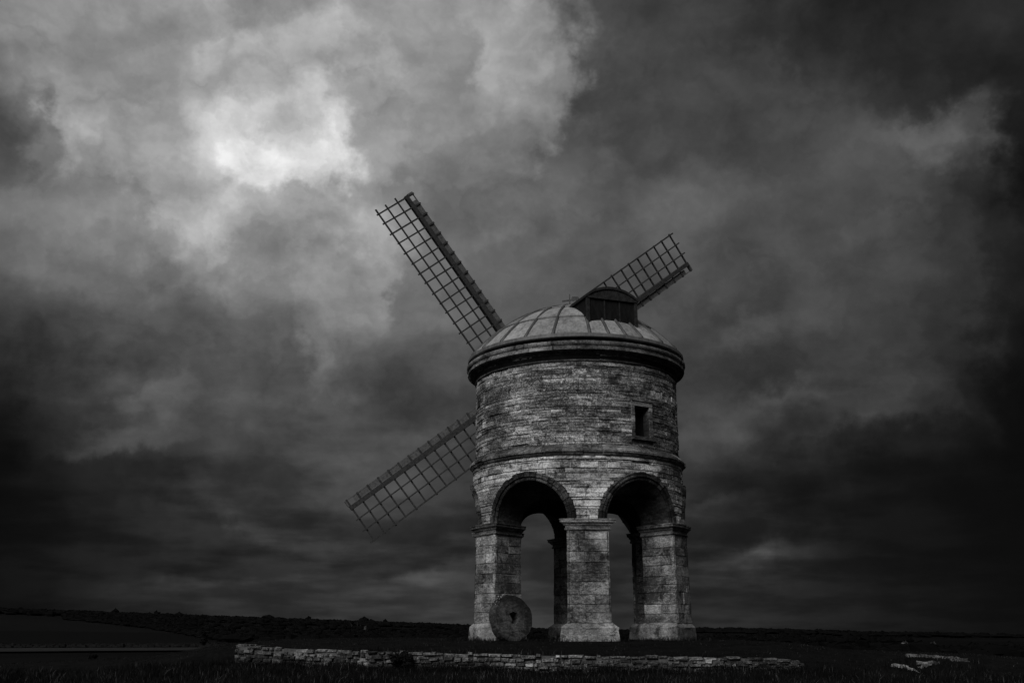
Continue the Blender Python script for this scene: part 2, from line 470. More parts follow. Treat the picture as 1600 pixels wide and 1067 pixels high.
EL_AZ = np.radians([-40, -27, -16, -5, 3, 12, 27, 40])
EL_R = np.array([60, 130, 210, 320, 600, 1500, 2600, 4500, 13000.])
EL_T = np.array([
    [-.030, -.0215, -.0182, -.0147, -.010, .004, .0145, .010, -.004],
    [-.030, -.0215, -.0182, -.0147, -.010, .004, .0145, .010, -.004],
    [-.030, -.0215, -.0182, -.0147, -.0105, -.001, .0085, .007, -.004],
    [-.030, -.026, -.022, -.016, -.0105, -.0045, .0025, .0030, -.003],
    [-.030, -.028, -.026, -.020, -.014, -.008, -.004, -.0005, -.001],
    [-.032, -.030, -.028, -.024, -.018, -.008, -.0045, -.0030, -.0022],
    [-.034, -.032, -.030, -.027, -.022, -.012, -.009, -.0075, -.0062],
    [-.034, -.032, -.030, -.027, -.022, -.012, -.009, -.0075, -.0062]])

def terrain(x, y):
    x = np.asarray(x, float); y = np.asarray(y, float)
    r = np.hypot(x, y) + 1e-6
    az = np.arctan2(x, y)
    # near ground: lower lawn in front of the wall, platform behind it
    wx = np.clip(x, WALL_X0, WALL_X1)
    front = wall_bot(wx) - 0.03 - 0.75 * sstep(16, -2, y) - 0.02 * np.maximum(0, -y)
    rise = sstep(0, 6.0, y - wall_y(wx))
    back = wall_top(wx) * (1 - rise) - 0.04 * (1 - rise)
    step = sstep(0.10, 0.42, y - wall_y(wx))
    soft = sstep(-2.0, 5.0, y - wall_y(wx))
    out = sstep(0.0, 2.2, np.maximum(x - (WALL_X1 - .15), (WALL_X0 + .15) - x))
    blend = step * (1 - out) + soft * out
    near = front * (1 - blend) + back * blend
    near += 0.03 * np.sin(x * 0.7 + 0.3 * y) * np.sin(y * 0.5 + 1.3) * (0.4 + 0.6 * out)
    near -= 0.42 * sstep(0, 4.5, WALL_X0 - .3 - x) * sstep(20, 27, y) + 0.40 * sstep(0, 4.5, x - WALL_X1 - .3) * sstep(21, 27, y)
    # the brow of the hill
    dm = np.hypot(x - AXX, y - AXY)
    drop = np.maximum(0, dm - 9.0)
    side = np.where(y > 20, 1.0, 0.35)
    near -= 0.0042 * drop ** 2 * side * np.clip((y + 10) / 40, 0.15, 1)
    near = np.maximum(near, -60.0)
    # far country by elevation angle seen from the hilltop
    far = np.zeros_like(r)
    ia = np.clip(np.interp(az, EL_AZ, np.arange(len(EL_AZ))), 0, len(EL_AZ) - 1.001)
    i0 = ia.astype(int); fa = ia - i0
    lr = np.log(np.clip(r, 60, 13000))
    ir = np.clip(np.interp(lr, np.log(EL_R), np.arange(len(EL_R))), 0, len(EL_R) - 1.001)
    j0 = ir.astype(int); fr = ir - j0
    e = ((EL_T[i0, j0] * (1 - fr) + EL_T[i0, j0 + 1] * fr) * (1 - fa)
         + (EL_T[i0 + 1, j0] * (1 - fr) + EL_T[i0 + 1, j0 + 1] * fr) * fa)
    far = EYE + e * r + 0.0011 * r * np.sin(x * 0.0035 + 1.0) * np.sin(y * 0.0023 + 0.5) * sstep(500, 2000, r)
    k = sstep(38, 95, r)
    return near * (1 - k) + far * k

def grid_lines(fine0, fine1, fs, lo, hi, grow=1.09):
    mid = list(np.arange(fine0, fine1 + 1e-6, fs))
    a, s = mid[-1], fs
    up = []
    while a < hi:
        s *= grow; a += s; up.append(min(a, hi))
    a, s = mid[0], fs
    dn = []
    while a > lo:
        s *= grow; a -= s; dn.append(max(a, lo))
    return np.array(dn[::-1] + mid + up)

def build_ground():
    xs = grid_lines(-13, 14, 0.25, -13000, 13000)
    ys = grid_lines(10, 42, 0.10, -600, 14000)
    X, Y = np.meshgrid(xs, ys)
    Z = terrain(X, Y)
    fineN = npr.normal(0, 0.010, Z.shape)
    mask = (np.abs(X) < 14) & (Y > 5) & (Y < 42)
    Z = Z + fineN * mask
    nx, ny = len(xs), len(ys)
    V = np.stack([X.ravel(), Y.ravel(), Z.ravel()], 1)
    idx = np.arange(nx * ny).reshape(ny, nx)
    F = np.stack([idx[:-1, :-1].ravel(), idx[:-1, 1:].ravel(), idx[1:, 1:].ravel(), idx[1:, :-1].ravel()], 1)
    me = bpy.data.meshes.new('ground')
    me.vertices.add(len(V)); me.vertices.foreach_set('co', V.ravel())
    me.loops.add(F.size); me.loops.foreach_set('vertex_index', F.ravel())
    me.polygons.add(len(F)); me.polygons.foreach_set('loop_start', np.arange(0, F.size, 4))
    me.polygons.foreach_set('loop_total', np.full(len(F), 4))
    me.polygons.foreach_set('use_smooth', np.ones(len(F), bool))
    me.update(); me.validate()
    me.materials.append(MAT['ground'])
    o = bpy.data.objects.new('ground', me)
    COL.objects.link(o)
    tag(o, 'dark turf hilltop falling away to dark farmland', 'ground', kind='structure')
build_ground()

def build_stubble():
    # pale stubble field lying beyond the brow on the left
    azs = np.linspace(R_(-31), R_(-13.4), 60)
    rs = np.linspace(165, 262, 14)
    V, F = [], []
    for i, a in enumerate(azs):
        r1 = 262 - 60 * float(sstep(R_(-17), R_(-13.4), a))
        for j, r in enumerate(rs):
            rr = 165 + (r - 165) / 97 * (r1 - 165)
            x, y = rr * math.sin(a), rr * math.cos(a)
            V.append((x, y, float(terrain(x, y)) + 0.25))
    n = len(rs)
    for i in range(len(azs) - 1):
        for j in range(n - 1):
            F.append((i * n + j, i * n + j + 1, (i + 1) * n + j + 1, (i + 1) * n + j))
    o = mesh_obj('stubble_field', V, F, 'stubble')
    tag(o, 'pale strip of stubble field below the brow', 'field', kind='structure')
build_stubble()

# ------------------------------------------------------------------ the windmill
MILL = empty('windmill', (AXX, AXY, 0.0), -MILL_AZ)
tag(MILL, 'round stone tower windmill on six arched piers with four lattice sails', 'windmill')
MINV = (Matrix.Translation((AXX, AXY, 0)) @ Matrix.Rotation(-MILL_AZ, 4, 'Z')).inverted()

def P(th, r, z):
    """local point: th degrees to the right of the side facing the photographer"""
    t = R_(th)
    return (r * math.sin(t), -r * math.cos(t), z)

RD, RP, RIN = 3.30, 3.37, 2.20
RPP = 3.44                        # outer radius of the piers, a little proud of the wall above
A_IN, RISE_IN = 1.00, 0.74         # the arches narrow and drop towards the inside
PIER0 = 4.6
ARCH_A = 1.17
ZSPR = 3.36
RING = 0.24
Z_STR0, Z_STR1 = 5.22, 5.40
Z_DR0, Z_DR1 = 5.54, 8.06
PIERS = [PIER0 + 60 * i for i in range(6)]
ARCHES = [PIER0 + 30 + 60 * i for i in range(6)]

def wrap(a):
    return (a + 180) % 360 - 180

def arch_pt(tha, u, radial, z):
    """point at lateral offset u from the axis of arch tha, on the cylinder of the given radius"""
    rho = math.sqrt(max(1e-6, radial * radial - u * u))
    t = R_(tha)
    d = (math.sin(t), -math.cos(t)); l = (math.cos(t), math.sin(t))
    return (d[0] * rho + l[0] * u, d[1] * rho + l[1] * u, z)

def tone_of(th, z, zone):
    g = rng.random()
    t = 0.26 + 0.065 * rng.gauss(0, 1)
    if zone == 'drum':
        if z < 5.85 or z > 7.85: t += 0.07
        if g < 0.08: t += 0.34
        if g > 0.96: t -= 0.14
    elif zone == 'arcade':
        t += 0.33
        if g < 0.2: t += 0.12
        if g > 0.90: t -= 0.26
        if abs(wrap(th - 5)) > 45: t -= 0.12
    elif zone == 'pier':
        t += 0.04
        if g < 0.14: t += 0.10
        if g > 0.84: t -= 0.13
        if z < 1.0: t += 0.06
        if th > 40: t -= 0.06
    return max(0.0, min(0.9, t))

STONES = []      # (score, verts, faces, tone, parent_key)
def add_stone(pts_fn, a0, a1, z0, z1, tone, key, score, proud=0.0, chamfer=0.009, jit=0.005):
    """pts_fn(a, off, z): surface point pushed off outwards. 12 vertex chamfered block"""
    j = lambda s: rng.uniform(-s, s)
    wa = (a1 - a0)
    front = proud
    q = [(a0, z0), (a1, z0), (a1, z1), (a0, z1)]
    q = [(a + j(jit) * 0.6 * KA[0], z + j(jit)) for a, z in q]
    V = []
    for a, z in q: V.append(pts_fn(a, -0.075, z))
    for a, z in q: V.append(pts_fn(a, front - chamfer, z))
    sx = chamfer * KA[0]
    ins = [(1, 1), (-1, 1), (-1, -1), (1, -1)]
    for (a, z), (da, dz) in zip(q, ins):
        V.append(pts_fn(a + da * sx * rng.uniform(.6, 1.8), front + j(0.007), z + dz * chamfer * rng.uniform(.6, 1.6)))
    F = [(8, 9, 10, 11)]
    for i in range(4):
        n = (i + 1) % 4
        F.append((i, n, 4 + n, 4 + i))
        F.append((4 + i, 4 + n, 8 + n, 8 + i))
    STONES.append((score, V, F, tone, key))
KA = [1.0]

def fill_course(z0, z1, r, blocked, lens, zone, key, start, worn=0.0):
    """stones of one course round the tower, leaving out the blocked angle intervals"""
    KA[0] = math.degrees(1.0 / r)
    free = []
    bl = sorted(((b0 - start) % 360, (b0 - start) % 360 + (b1 - b0)) for b0, b1 in blocked)
    cur = 0.0
    for b0, b1 in bl:
        if b0 > cur: free.append((cur, b0))
        cur = max(cur, b1)
    if cur < 360: free.append((cur, 360.0))
    gap = math.degrees(0.007 / r)
    fn = lambda a, off, z: P(a, r + off, z)
    for f0, f1 in free:
        if f1 - f0 < 0.5: continue
        L = (f1 - f0) * math.pi / 180 * r
        n = max(1, round(L / rng.uniform(*lens)))
        cuts = [0.0]
        for i in range(1, n):
            cuts.append((i + rng.uniform(-.28, .28)) / n)
        cuts.append(1.0)
        for c0, c1 in zip(cuts, cuts[1:]):
            a0 = start + f0 + (f1 - f0) * c0 + gap / 2
            a1 = start + f0 + (f1 - f0) * c1 - gap / 2
            am = wrap((a0 + a1) / 2)
            area = (a1 - a0) * (z1 - z0) * math.cos(R_(am)) if abs(am) < 88 else -1
            erode = -0.03 if rng.random() < 0.06 else 0.0
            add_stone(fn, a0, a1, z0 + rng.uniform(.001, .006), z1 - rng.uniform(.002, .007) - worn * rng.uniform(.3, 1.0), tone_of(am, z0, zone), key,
                      area, proud=rng.uniform(-.007, .008) + erode)

PARTS = {}
def build_cores():
    # drum core with the window opening left out
    ths = sorted(set([i * 5.0 for i in range(72)] + [32.2, 42.3]))
    zs = [Z_STR0 - .1, 5.87, 6.77, Z_DR1 + 0.05]
    V, F = [], []
    for th in ths:
        for z in zs: V.append(P(th, RD - 0.045, z))
    m = len(zs)
    for i in range(len(ths)):
        k = (i + 1) % len(ths)
        for j in range(m - 1):
            if j == 1 and 32.1 < ths[i] < 42.2: continue
            F.append((i * m + j, k * m + j, k * m + j + 1, i * m + j + 1))
    PARTS['drum'] = mesh_obj('drum', V, F, 'mortar', MILL)
    # arcade wall with its six barrel arches
    V, F = [], []
    us = [-ARCH_A * math.cos(math.pi * i / 20) for i in range(21)]
    ztop = Z_STR0 + 0.02
    for tha in ARCHES:
        o = len(V)
        for u in us:
            za = ZSPR + math.sqrt(max(0, ARCH_A ** 2 - u * u))
            V += [arch_pt(tha, u, RP - .04, za), arch_pt(tha, u, RP - .04, ztop), arch_pt(tha, u * A_IN / ARCH_A, RIN, ZSPR + (za - ZSPR) * RISE_IN / ARCH_A), arch_pt(tha, u * A_IN / ARCH_A, RIN, ztop)]
        for i in range(20):
            a, b = o + i * 4, o + (i + 1) * 4
            F.append((a, b, b + 1, a + 1)); F.append((b + 2, a + 2, a + 3, b + 3)); F.append((b, a, a + 2, b + 2))
    eo = math.degrees(math.asin(ARCH_A / (RP - .04))); ei = math.degrees(math.asin(A_IN / RIN))
    for thp in PIERS:
        o = len(V); n = 5
        for i in range(n):
            t = -1 + 2 * i / (n - 1)
            ao, ai = thp + t * (30 - eo), thp + t * (30 - ei)
            V += [P(ao, RP - .04, ZSPR - .03), P(ao, RP - .04, ztop), P(ai, RIN, ZSPR - .03), P(ai, RIN, ztop)]
        for i in range(n - 1):
            a, b = o + i * 4, o + (i + 1) * 4
            F.append((a, b, b + 1, a + 1)); F.append((b + 2, a + 2, a + 3, b + 3)); F.append((b, a, a + 2, b + 2))
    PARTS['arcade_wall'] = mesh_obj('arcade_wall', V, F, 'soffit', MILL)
    # timber floor over the arches
    fl = empty('timber_floor'); fl.parent = MILL
    for i in range(12):
        y0 = -2.6 + i * 0.433
        ym = max(abs(y0), abs(y0 + .433))
        hw = math.sqrt(max(.2, 2.70 ** 2 - ym ** 2))
        v, f = box_vf((0, y0 + .215, 4.66), (hw, 0, 0), (0, .21, 0), (0, 0, .03))
        mesh_obj('plank', v, f, 'board', fl)
build_cores()

def pier_poly(off):
    """plan of a pier about its own centre line, pushed outwards by off (in the frame of pier angle 0)"""
    pts = []
    # jamb directions: parallel to the arch axes at +-30 degrees
    def jamb(sign, radial):
        u = -sign * (ARCH_A if radial > 3 else A_IN) + sign * off      # lateral offset from arch axis, pushed into the opening
        return arch_pt(sign * 30, u, radial, 0)[:2]
    r_out = RPP + off
    pl, pr = jamb(-1, r_out), jamb(1, r_out)
    a_l = math.degrees(math.atan2(pl[0], -pl[1])); a_r = math.degrees(math.atan2(pr[0], -pr[1]))
    n = 6
    for i in range(n + 1):
        a = a_l + (a_r - a_l) * i / n
        pts.append(P(a, r_out, 0)[:2])
    pts.append(jamb(1, RIN - off * .9)); pts.append(jamb(-1, RIN - off * .9))
    return pts

def rot2(p, deg):
    t = R_(deg); c, s = math.cos(t), math.sin(t)
    return (p[0] * c - p[1] * s, p[0] * s + p[1] * c)

def loft_pier(thp, prof, jit=0.0):
    V, F = [], []
    m = None
    for off, z in prof:
        poly = pier_poly(off)
        m = len(poly)
        for p in poly:
            q = rot2(p, thp)
            V.append((q[0] + rng.uniform(-jit, jit), q[1] + rng.uniform(-jit, jit), z + rng.uniform(-jit, jit)))
    for k in range(len(prof) - 1):
        for i in range(m):
            n = (i + 1) % m
            F.append((k * m + i, k * m + n, (k + 1) * m + n, (k + 1) * m + i))
    F.append(tuple(range(m - 1, -1, -1)))
    F.append(tuple(range((len(prof) - 1) * m, len(prof) * m)))
    return V, F

def build_piers():
    hw = 30 - math.degrees(math.asin(ARCH_A / RPP))
    for thp in PIERS:
        v, f = loft_pier(thp, [(-.045, 0.3), (-.045, 3.24)])
        core = mesh_obj('pier', v, f, 'mortar', MILL)
        v, f = loft_pier(thp, [(.14, -.35), (.15, .04), (.125, .30), (.13, .37), (.115, .395), (.01, .50), (-.03, .50)], 0.010)
        mesh_obj('plinth', v, f, 'plinth', core, tone=0.34 + rng.uniform(-.05, .08))
        v, f = loft_pier(thp, [(-.02, 3.030), (.035, 3.040), (.045, 3.065), (.035, 3.090), (.02, 3.095), (.025, 3.160), (.055, 3.175),
                               (.07, 3.215), (.105, 3.240), (.125, 3.260), (.125, 3.315), (.14, 3.325), (.14, 3.355), (0.0, 3.365)], 0.004)
        mesh_obj('impost', v, f, 'moulding', core, tone=0.30 + rng.uniform(-.05, .06))
        # facing stones, course by course
        zs = [0.495]
        while zs[-1] < 2.80: zs.append(zs[-1] + rng.uniform(.22, .36))
        zs[-1] = 3.035
        am = wrap(thp)
        for ci, (z0, z1) in enumerate(zip(zs, zs[1:])):
            bat = 0.055 * (1 - (z0 + z1) / 6.2)
            KA[0] = math.degrees(1 / RP)
            fn = lambda a, off, z: P(thp + a, RPP + off + bat, z)
            cuts = [-hw, rng.uniform(-.35, .35) * hw, hw] if ci % 2 == 0 else ([-hw, -hw * rng.uniform(.2, .45), hw * rng.uniform(.2, .5), hw] if rng.random() < .5 else [-hw, hw * rng.uniform(-.5, .5), hw])
            for c0, c1 in zip(cuts, cuts[1:]):
                c = math.cos(R_(wrap(thp + (c0 + c1) / 2)))
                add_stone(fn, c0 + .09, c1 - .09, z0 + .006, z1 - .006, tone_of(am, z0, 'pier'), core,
                          (c1 - c0) * (z1 - z0) * c, proud=rng.uniform(-.008, .008), chamfer=.007)
            KA[0] = 1.0
            for sign in (-1, 1):
                tha = thp + sign * 30
                rho0 = math.sqrt(RPP ** 2 - ARCH_A ** 2) - .002 + bat
                rho1 = math.sqrt(RIN ** 2 - A_IN ** 2)
                t = R_(tha)
                d = (math.sin(t), -math.cos(t)); l = (math.cos(t), math.sin(t))
                def fj(a, off, z, sign=sign, d=d, l=l):
                    rho = a if sign < 0 else (rho0 + rho1 - a)
                    u = sign * (-(A_IN + (ARCH_A - A_IN) * (rho - rho1) / (rho0 - rho1))) + sign * off
                    return (d[0] * rho + l[0] * u, d[1] * rho + l[1] * u, z)
                cut = rho1 + (rho0 - rho1) * rng.uniform(.35, .65)
                nrm = -l[1] * sign          # towards the viewer when positive
                for c0, c1 in ((rho1, cut), (cut, rho0)):
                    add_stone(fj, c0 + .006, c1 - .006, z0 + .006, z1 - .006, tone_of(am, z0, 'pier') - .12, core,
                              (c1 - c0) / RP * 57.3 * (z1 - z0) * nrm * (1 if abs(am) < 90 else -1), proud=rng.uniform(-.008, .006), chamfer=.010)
build_piers()

def build_courses():
    # arcade wall
    z = ZSPR + .005
    s = 11.0
    worn = 0.0
    while z < Z_STR0 - .06:
        h = rng.choice((.075, .10, .12, .15, .19))
        z1 = min(z + h, Z_STR0)
        if Z_STR0 - z1 < .07: z1 = Z_STR0
        bl = []
        dz = z + .75 * (z1 - z) - ZSPR
        rr = ARCH_A + RING + rng.uniform(-.01, .02)
        if dz < rr:
            u = math.sqrt(max(0, rr * rr - dz * dz)) + .005
            a = math.degrees(math.asin(min(.99, u / RP)))
            bl = [(t - a, t + a) for t in ARCHES]
        s = (s + 37.3) % 360 if not bl else PIER0
        if bl: s = ARCHES[0] - a + 2 * a     # begin at the end of an opening
        fill_course(z, z1, RP, bl, (.26, .66), 'arcade', PARTS['arcade_wall'], s, 0.026 if rng.random() < .4 else 0.0)
        z = z1
    # splayed set-off and drum
    z = Z_DR0
    s = 100.0
    while z < Z_DR1 - .04:
        h = rng.choice((.085, .10, .12, .15, .19))
        z1 = min(z + h, Z_DR1)
        if Z_DR1 - z1 < .07: z1 = Z_DR1
        bl = []
        if z1 > 5.80 and z < 6.89: bl = [(30.2, 44.4)]
        s = (s + 41.7) % 360 if not bl else 44.4
        fill_course(z, z1, RD, bl, (.34, .72), 'drum', PARTS['drum'], s, 0.012 if rng.random() < .2 else 0.0)
        z = z1
build_courses()

def emit_stones():
    order = sorted(STONES, key=lambda q: -q[0])
    mat_of = lambda key: 'ashlar' if key.name.startswith('pier') else 'stone'
    for sc, v, f, t, key in order[:300]:
        mesh_obj('stone', v, f, mat_of(key), key, tone=max(0, t))
    for name, mt in (('stone_facing', 'stone'), ('ashlar_facing', 'ashlar')):
        V, F, T = [], [], []
        for sc, v, f, t, key in order[300:]:
            if mat_of(key) != mt: continue
            o = len(V)
            V += v; F += [tuple(k + o for k in q) for q in f]; T += [max(0, t)] * len(v)
        o = mesh_obj(name, V, F, mt, MILL, tone=T)
        o['kind'] = 'stuff'
emit_stones()

def build_arches():
    n = 21
    for tha in ARCHES:
        ring = None
        for i in range(n):
            f0 = math.pi * i / n + .006; f1 = math.pi * (i + 1) / n - .006
            t = 0.24 + 0.19 * rng.gauss(0, 1)
            jr, jp = rng.uniform(-.022, .022), rng.uniform(-.016, .012)
            A = ARCH_A
            prof = [(A - .008, -.42), (A - .008, .0 + jp), (A + .02, .018 + jp), (A + .085, .02 + jp), (A + .10, .075 + jp), (A + .14, .085 + jp), (A + .15, .065 + jp), (A + RING - .03 + jr, .095 + jp),
                    (A + RING + jr, .07 + jp), (A + RING + jr, -.06)]
            V, F = [], []
            for ph in (f0, (f0 + f1) / 2, f1):
                for rad, pr in prof:
                    V.append(arch_pt(tha, -rad * math.cos(ph), RP + pr, ZSPR + .006 + rad * math.sin(ph)))
            m = len(prof)
            for k in range(2):
                for j in range(m - 1):
                    F.append((k * m + j, k * m + j + 1, (k + 1) * m + j + 1, (k + 1) * m + j))
            F.append(tuple(range(m - 1, -1, -1))); F.append(tuple(range(2 * m, 3 * m)))
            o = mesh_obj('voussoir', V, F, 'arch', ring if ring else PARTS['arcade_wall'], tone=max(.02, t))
build_arches()

def build_rings():
    # string course
    core_v, core_f = lathe_vf([(RD - .05, Z_STR0 - .03), (RP + .01, Z_STR0 - .02), (RP + .03, Z_STR1 - .03), (RD - .06, Z_DR0 - .02)], 0, 360, 72, True)
    sc = mesh_obj('string_course', core_v, core_f, 'mortar', MILL)
    n = 36
    for i in range(n):
        a0, a1 = 3 + i * 360 / n + .12, 3 + (i + 1) * 360 / n - .12
        d = rng.uniform(-.018, .014); e = rng.uniform(-.012, .012)
        dr = -0.05 if rng.random() < .12 else 0
        prof = [(RP - .03, Z_STR0 + e), (RP + .045 + d + dr, Z_STR0 + .008 + e), (RP + .075 + d + dr, Z_STR0 + .06 + e), (RP + .12 + d + dr, Z_STR0 + .085 + e),
                (RP + .125 + d + dr, Z_STR1 - .035 + e), (RP + .10 + d + dr, Z_STR1 - .012 + e), (RD + .03, Z_DR0 - .035), (RD - .02, Z_DR0 + .0)]
        v, f = lathe_vf(prof, a0, a1, 3)
        mesh_obj('string_stone', v, f, 'moulding', sc, tone=max(.03, .26 + .13 * rng.gauss(0, 1)))
    # cornice
    core_v, core_f = lathe_vf([(RD - .06, Z_DR1 - .02), (RD, Z_DR1), (RD + .10, 8.34), (RD + .2, 8.47), (RD + .14, 8.62), (RD + .12, 8.78), (RD - .2, 8.79)], 0, 360, 72, True)
    co = mesh_obj('cornice', core_v, core_f, 'board', MILL)
    n = 30
    for i in range(n):
        a0, a1 = 1 + i * 360 / n + .07, 1 + (i + 1) * 360 / n - .07
        d = rng.uniform(-.006, .006)
        prof = [(RD - .02, Z_DR1 + .005), (RD + .035, Z_DR1 + .012), (RD + .045, Z_DR1 + .05), (RD + .02, Z_DR1 + .06), (RD + .025, Z_DR1 + .15), (RD + .06, Z_DR1 + .165),
                (RD + .07, Z_DR1 + .20), (RD + .14, Z_DR1 + .265), (RD + .20, Z_DR1 + .285)]
        v, f = lathe_vf([(r + d, z) for r, z in prof] + [(RD + .05, Z_DR1 + .29)], a0, a1, 3)
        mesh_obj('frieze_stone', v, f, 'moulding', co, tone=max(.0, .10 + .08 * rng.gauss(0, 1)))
        prof = [(RD + .06, Z_DR1 + .292), (RD + .255, Z_DR1 + .295), (RD + .285, Z_DR1 + .31), (RD + .285, Z_DR1 + .375), (RD + .255, Z_DR1 + .385), (RD + .265, Z_DR1 + .43), (RD + .305, Z_DR1 + .46),
                (RD + .325, Z_DR1 + .50), (RD + .325, Z_DR1 + .565), (RD + .29, Z_DR1 + .575), (RD + .10, Z_DR1 + .60)]
        v, f = lathe_vf([(r + d, z) for r, z in prof], a0, a1, 3)
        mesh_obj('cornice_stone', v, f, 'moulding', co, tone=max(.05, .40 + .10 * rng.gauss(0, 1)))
build_rings()

# ---- the cap
DB_R, DB_Z, DB_H, DB_N = 3.54, 8.87, 1.80, 2.3
def dome_z(r):
    return DB_Z + DB_H * (1 - (max(0, r) / DB_R) ** DB_N)

ROLLS = [-175, -160, -145, -130, -115, -100, -85, -70, -55, -40, -25, -10.5, 7.5, 17, 26, 35.5, 50, 65, 80, 95, 110, 125, 140, 155, 170]
def build_cap():
    prof = [(r, dome_z(r) - .05) for r in np.linspace(DB_R - .02, 0.02, 16)]
    v, f = lathe_vf(prof, 0, 360, 72, True)
    cap = mesh_obj('cap', v, f, 'board', MILL, smooth=True)
    v, f = lathe_vf([(3.40, 8.755), (3.575, 8.755), (3.585, 8.77), (3.58, 8.865), (3.55, 8.885), (3.47, 8.892)], 0, 360, 96, True)
    mesh_obj('eave', v, f, 'lead', cap, tone=0.42)
    tiers = [(3.535, 2.72), (2.74, 1.75), (1.77, .75), (.78, .10)]
    for i, a0 in enumerate(ROLLS):
        a1 = ROLLS[(i + 1) % len(ROLLS)]
        if a1 < a0: a1 += 360
        for k, (r0, r1) in enumerate(tiers):
            if k == 3 and i % 2: continue
            b1 = a1
            if k == 3:
                b1 = ROLLS[(i + 2) % len(ROLLS)]
                if b1 < a0: b1 += 360
                if i == len(ROLLS) - 1: b1 = a1
            jr = rng.uniform(-.02, .02) if k else 0
            nr, na = 4, 3
            V, F = [], []
            lift = 0.0
            for q in range(nr + 1):
                r = (r0 + jr) + (r1 - r0) * q / nr
                # each sheet laps over the one below
                off = 0.045 - 0.041 * q / nr if k else 0.012 - .008 * q / nr
                for w in range(na + 1):
                    a = a0 + (b1 - a0) * w / na
                    V.append(P(a, r + off * .5, dome_z(r) + off - .02 + rng.uniform(-.004, .004)))
            for q in range(nr):
                for w in range(na):
                    s = q * (na + 1) + w
                    F.append((s, s + 1, s + na + 2, s + na + 1))
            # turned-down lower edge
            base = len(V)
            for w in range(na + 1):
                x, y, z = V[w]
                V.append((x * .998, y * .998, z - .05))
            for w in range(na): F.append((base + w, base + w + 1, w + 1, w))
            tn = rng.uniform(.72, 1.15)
            mesh_obj('lead_sheet', V, F, 'lead', cap, tone=[tn] * base + [.12] * (na + 1), smooth=False)  # dark tone on the lower lip paints in the lap's shadow line
        # the roll over the joint
        V, F = [], []
        rs = list(np.linspace(3.55, 0.35, 15))
        ns = 6
        for q, r in enumerate(rs):
            rad = 0.052 if q else .06
            for w in range(ns):
                ph = math.pi * w / (ns - 1)
                V.append(P(a0 + math.degrees(math.cos(ph) * rad / max(r, .3)), r + math.sin(ph) * rad * .4, dome_z(r) - .025 + math.sin(ph) * rad * 1.5))
        for q in range(len(rs) - 1):
            for w in range(ns - 1):
                s = q * ns + w
                F.append((s, s + ns, s + ns + 1, s + 1))
        F.append(tuple(range(ns)))
        mesh_obj('lead_roll', V, F, 'lead', cap, tone=0.22, smooth=True)  # whole roll toned dark, painting the shadow lines along the joints
    return cap
CAP = build_cap()

def build_dormer():
    TH, RF, W, Z0, Z1 = 23.8, 2.94, 1.67, 9.22, 10.24
    t = R_(TH)
    d = np.array([math.sin(t), -math.cos(t), 0]); l = np.array([math.cos(t), math.sin(t), 0]); up = np.array([0, 0, 1.])
    pt = lambda r, w, z: d * r + l * w + up * z
    root = empty('dormer'); root.parent = MILL
    h = W / 2
    # cheeks
    for s in (-1, 1):
        v, f = box_vf(pt(1.55, s * (h - .03), 9.75), d * 1.27, l * .03, up * .52)
        mesh_obj('cheek', v, f, 'board', root)
        v, f = box_vf(pt(RF - .03, s * (h - .02), 9.73), d * .05, l * .05, up * .54)
        mesh_obj('corner_post', v, f, 'felt', root)
    # front boards
    n = 3
    for i in range(n):
        w0 = -h + .06 + i * (W - .12) / n
        v, f = box_vf(pt(RF - .05, w0 + (W - .12) / n / 2, 9.73), d * .03, l * ((W - .12) / n / 2 - .014), up * .53)
        mesh_obj('front_panel', v, f, 'board', root)
    for i in range(n - 1):
        w0 = -h + .06 + (i + 1) * (W - .12) / n
        v, f = box_vf(pt(RF - .03, w0, 9.73), d * .028, l * .022, up * .528)
        mesh_obj('cover_strip', v, f, 'felt', root)
    # segmental roof
    rise, hw = 0.32, h + .06
    rad = (hw * hw + rise * rise) / (2 * rise)
    arc = []
    for i in range(13):
        w = -hw + 2 * hw * i / 12
        arc.append((w, Z1 + math.sqrt(rad * rad - w * w) - (rad - rise)))
    V, F = [], []
    for r in (RF + .06, 1.9, 0.9, .25):
        for w, z in arc: V.append(pt(r, w, z + .03))
        for w, z in arc: V.append(pt(r, w, z - .05))
    m = 13
    for q in range(3):
        for i in range(m - 1):
            a, b = q * 2 * m + i, (q + 1) * 2 * m + i
            F.append((a, a + 1, b + 1, b)); F.append((a + m + 1, a + m, b + m, b + m + 1))
        a, b = q * 2 * m, (q + 1) * 2 * m
        F.append((a + m, a, b, b + m)); F.append((a + m - 1, a + 2 * m - 1, b + 2 * m - 1, b + m - 1))
    for i in range(m - 1): F.append((i, m + i, m + i + 1, i + 1))
    mesh_obj('dormer_roof', V, F, 'felt', root)
    # fascia board closing the curved head
    V = [pt(RF + .02, w, z - .03) for w, z in arc] + [pt(RF + .02, w, Z1 - .02) for w, z in arc]
    V += [pt(RF - .04, w, z - .03) for w, z in arc] + [pt(RF - .04, w, Z1 - .02) for w, z in arc]
    F = []
    for i in range(m - 1):
        F.append((m + i, m + i + 1, i + 1, i)); F.append((2 * m + i, 2 * m + i + 1, 3 * m + i + 1, 3 * m + i)); F.append((m + i + 1, m + i, 3 * m + i, 3 * m + i + 1))
    mesh_obj('fascia', V, F, 'felt', root)
    v, f = box_vf(pt(RF - .005, 0, Z1 - .045), d * .05, l * (h + .03), up * .03)
    mesh_obj('head_rail', v, f, 'felt', root)
build_dormer()

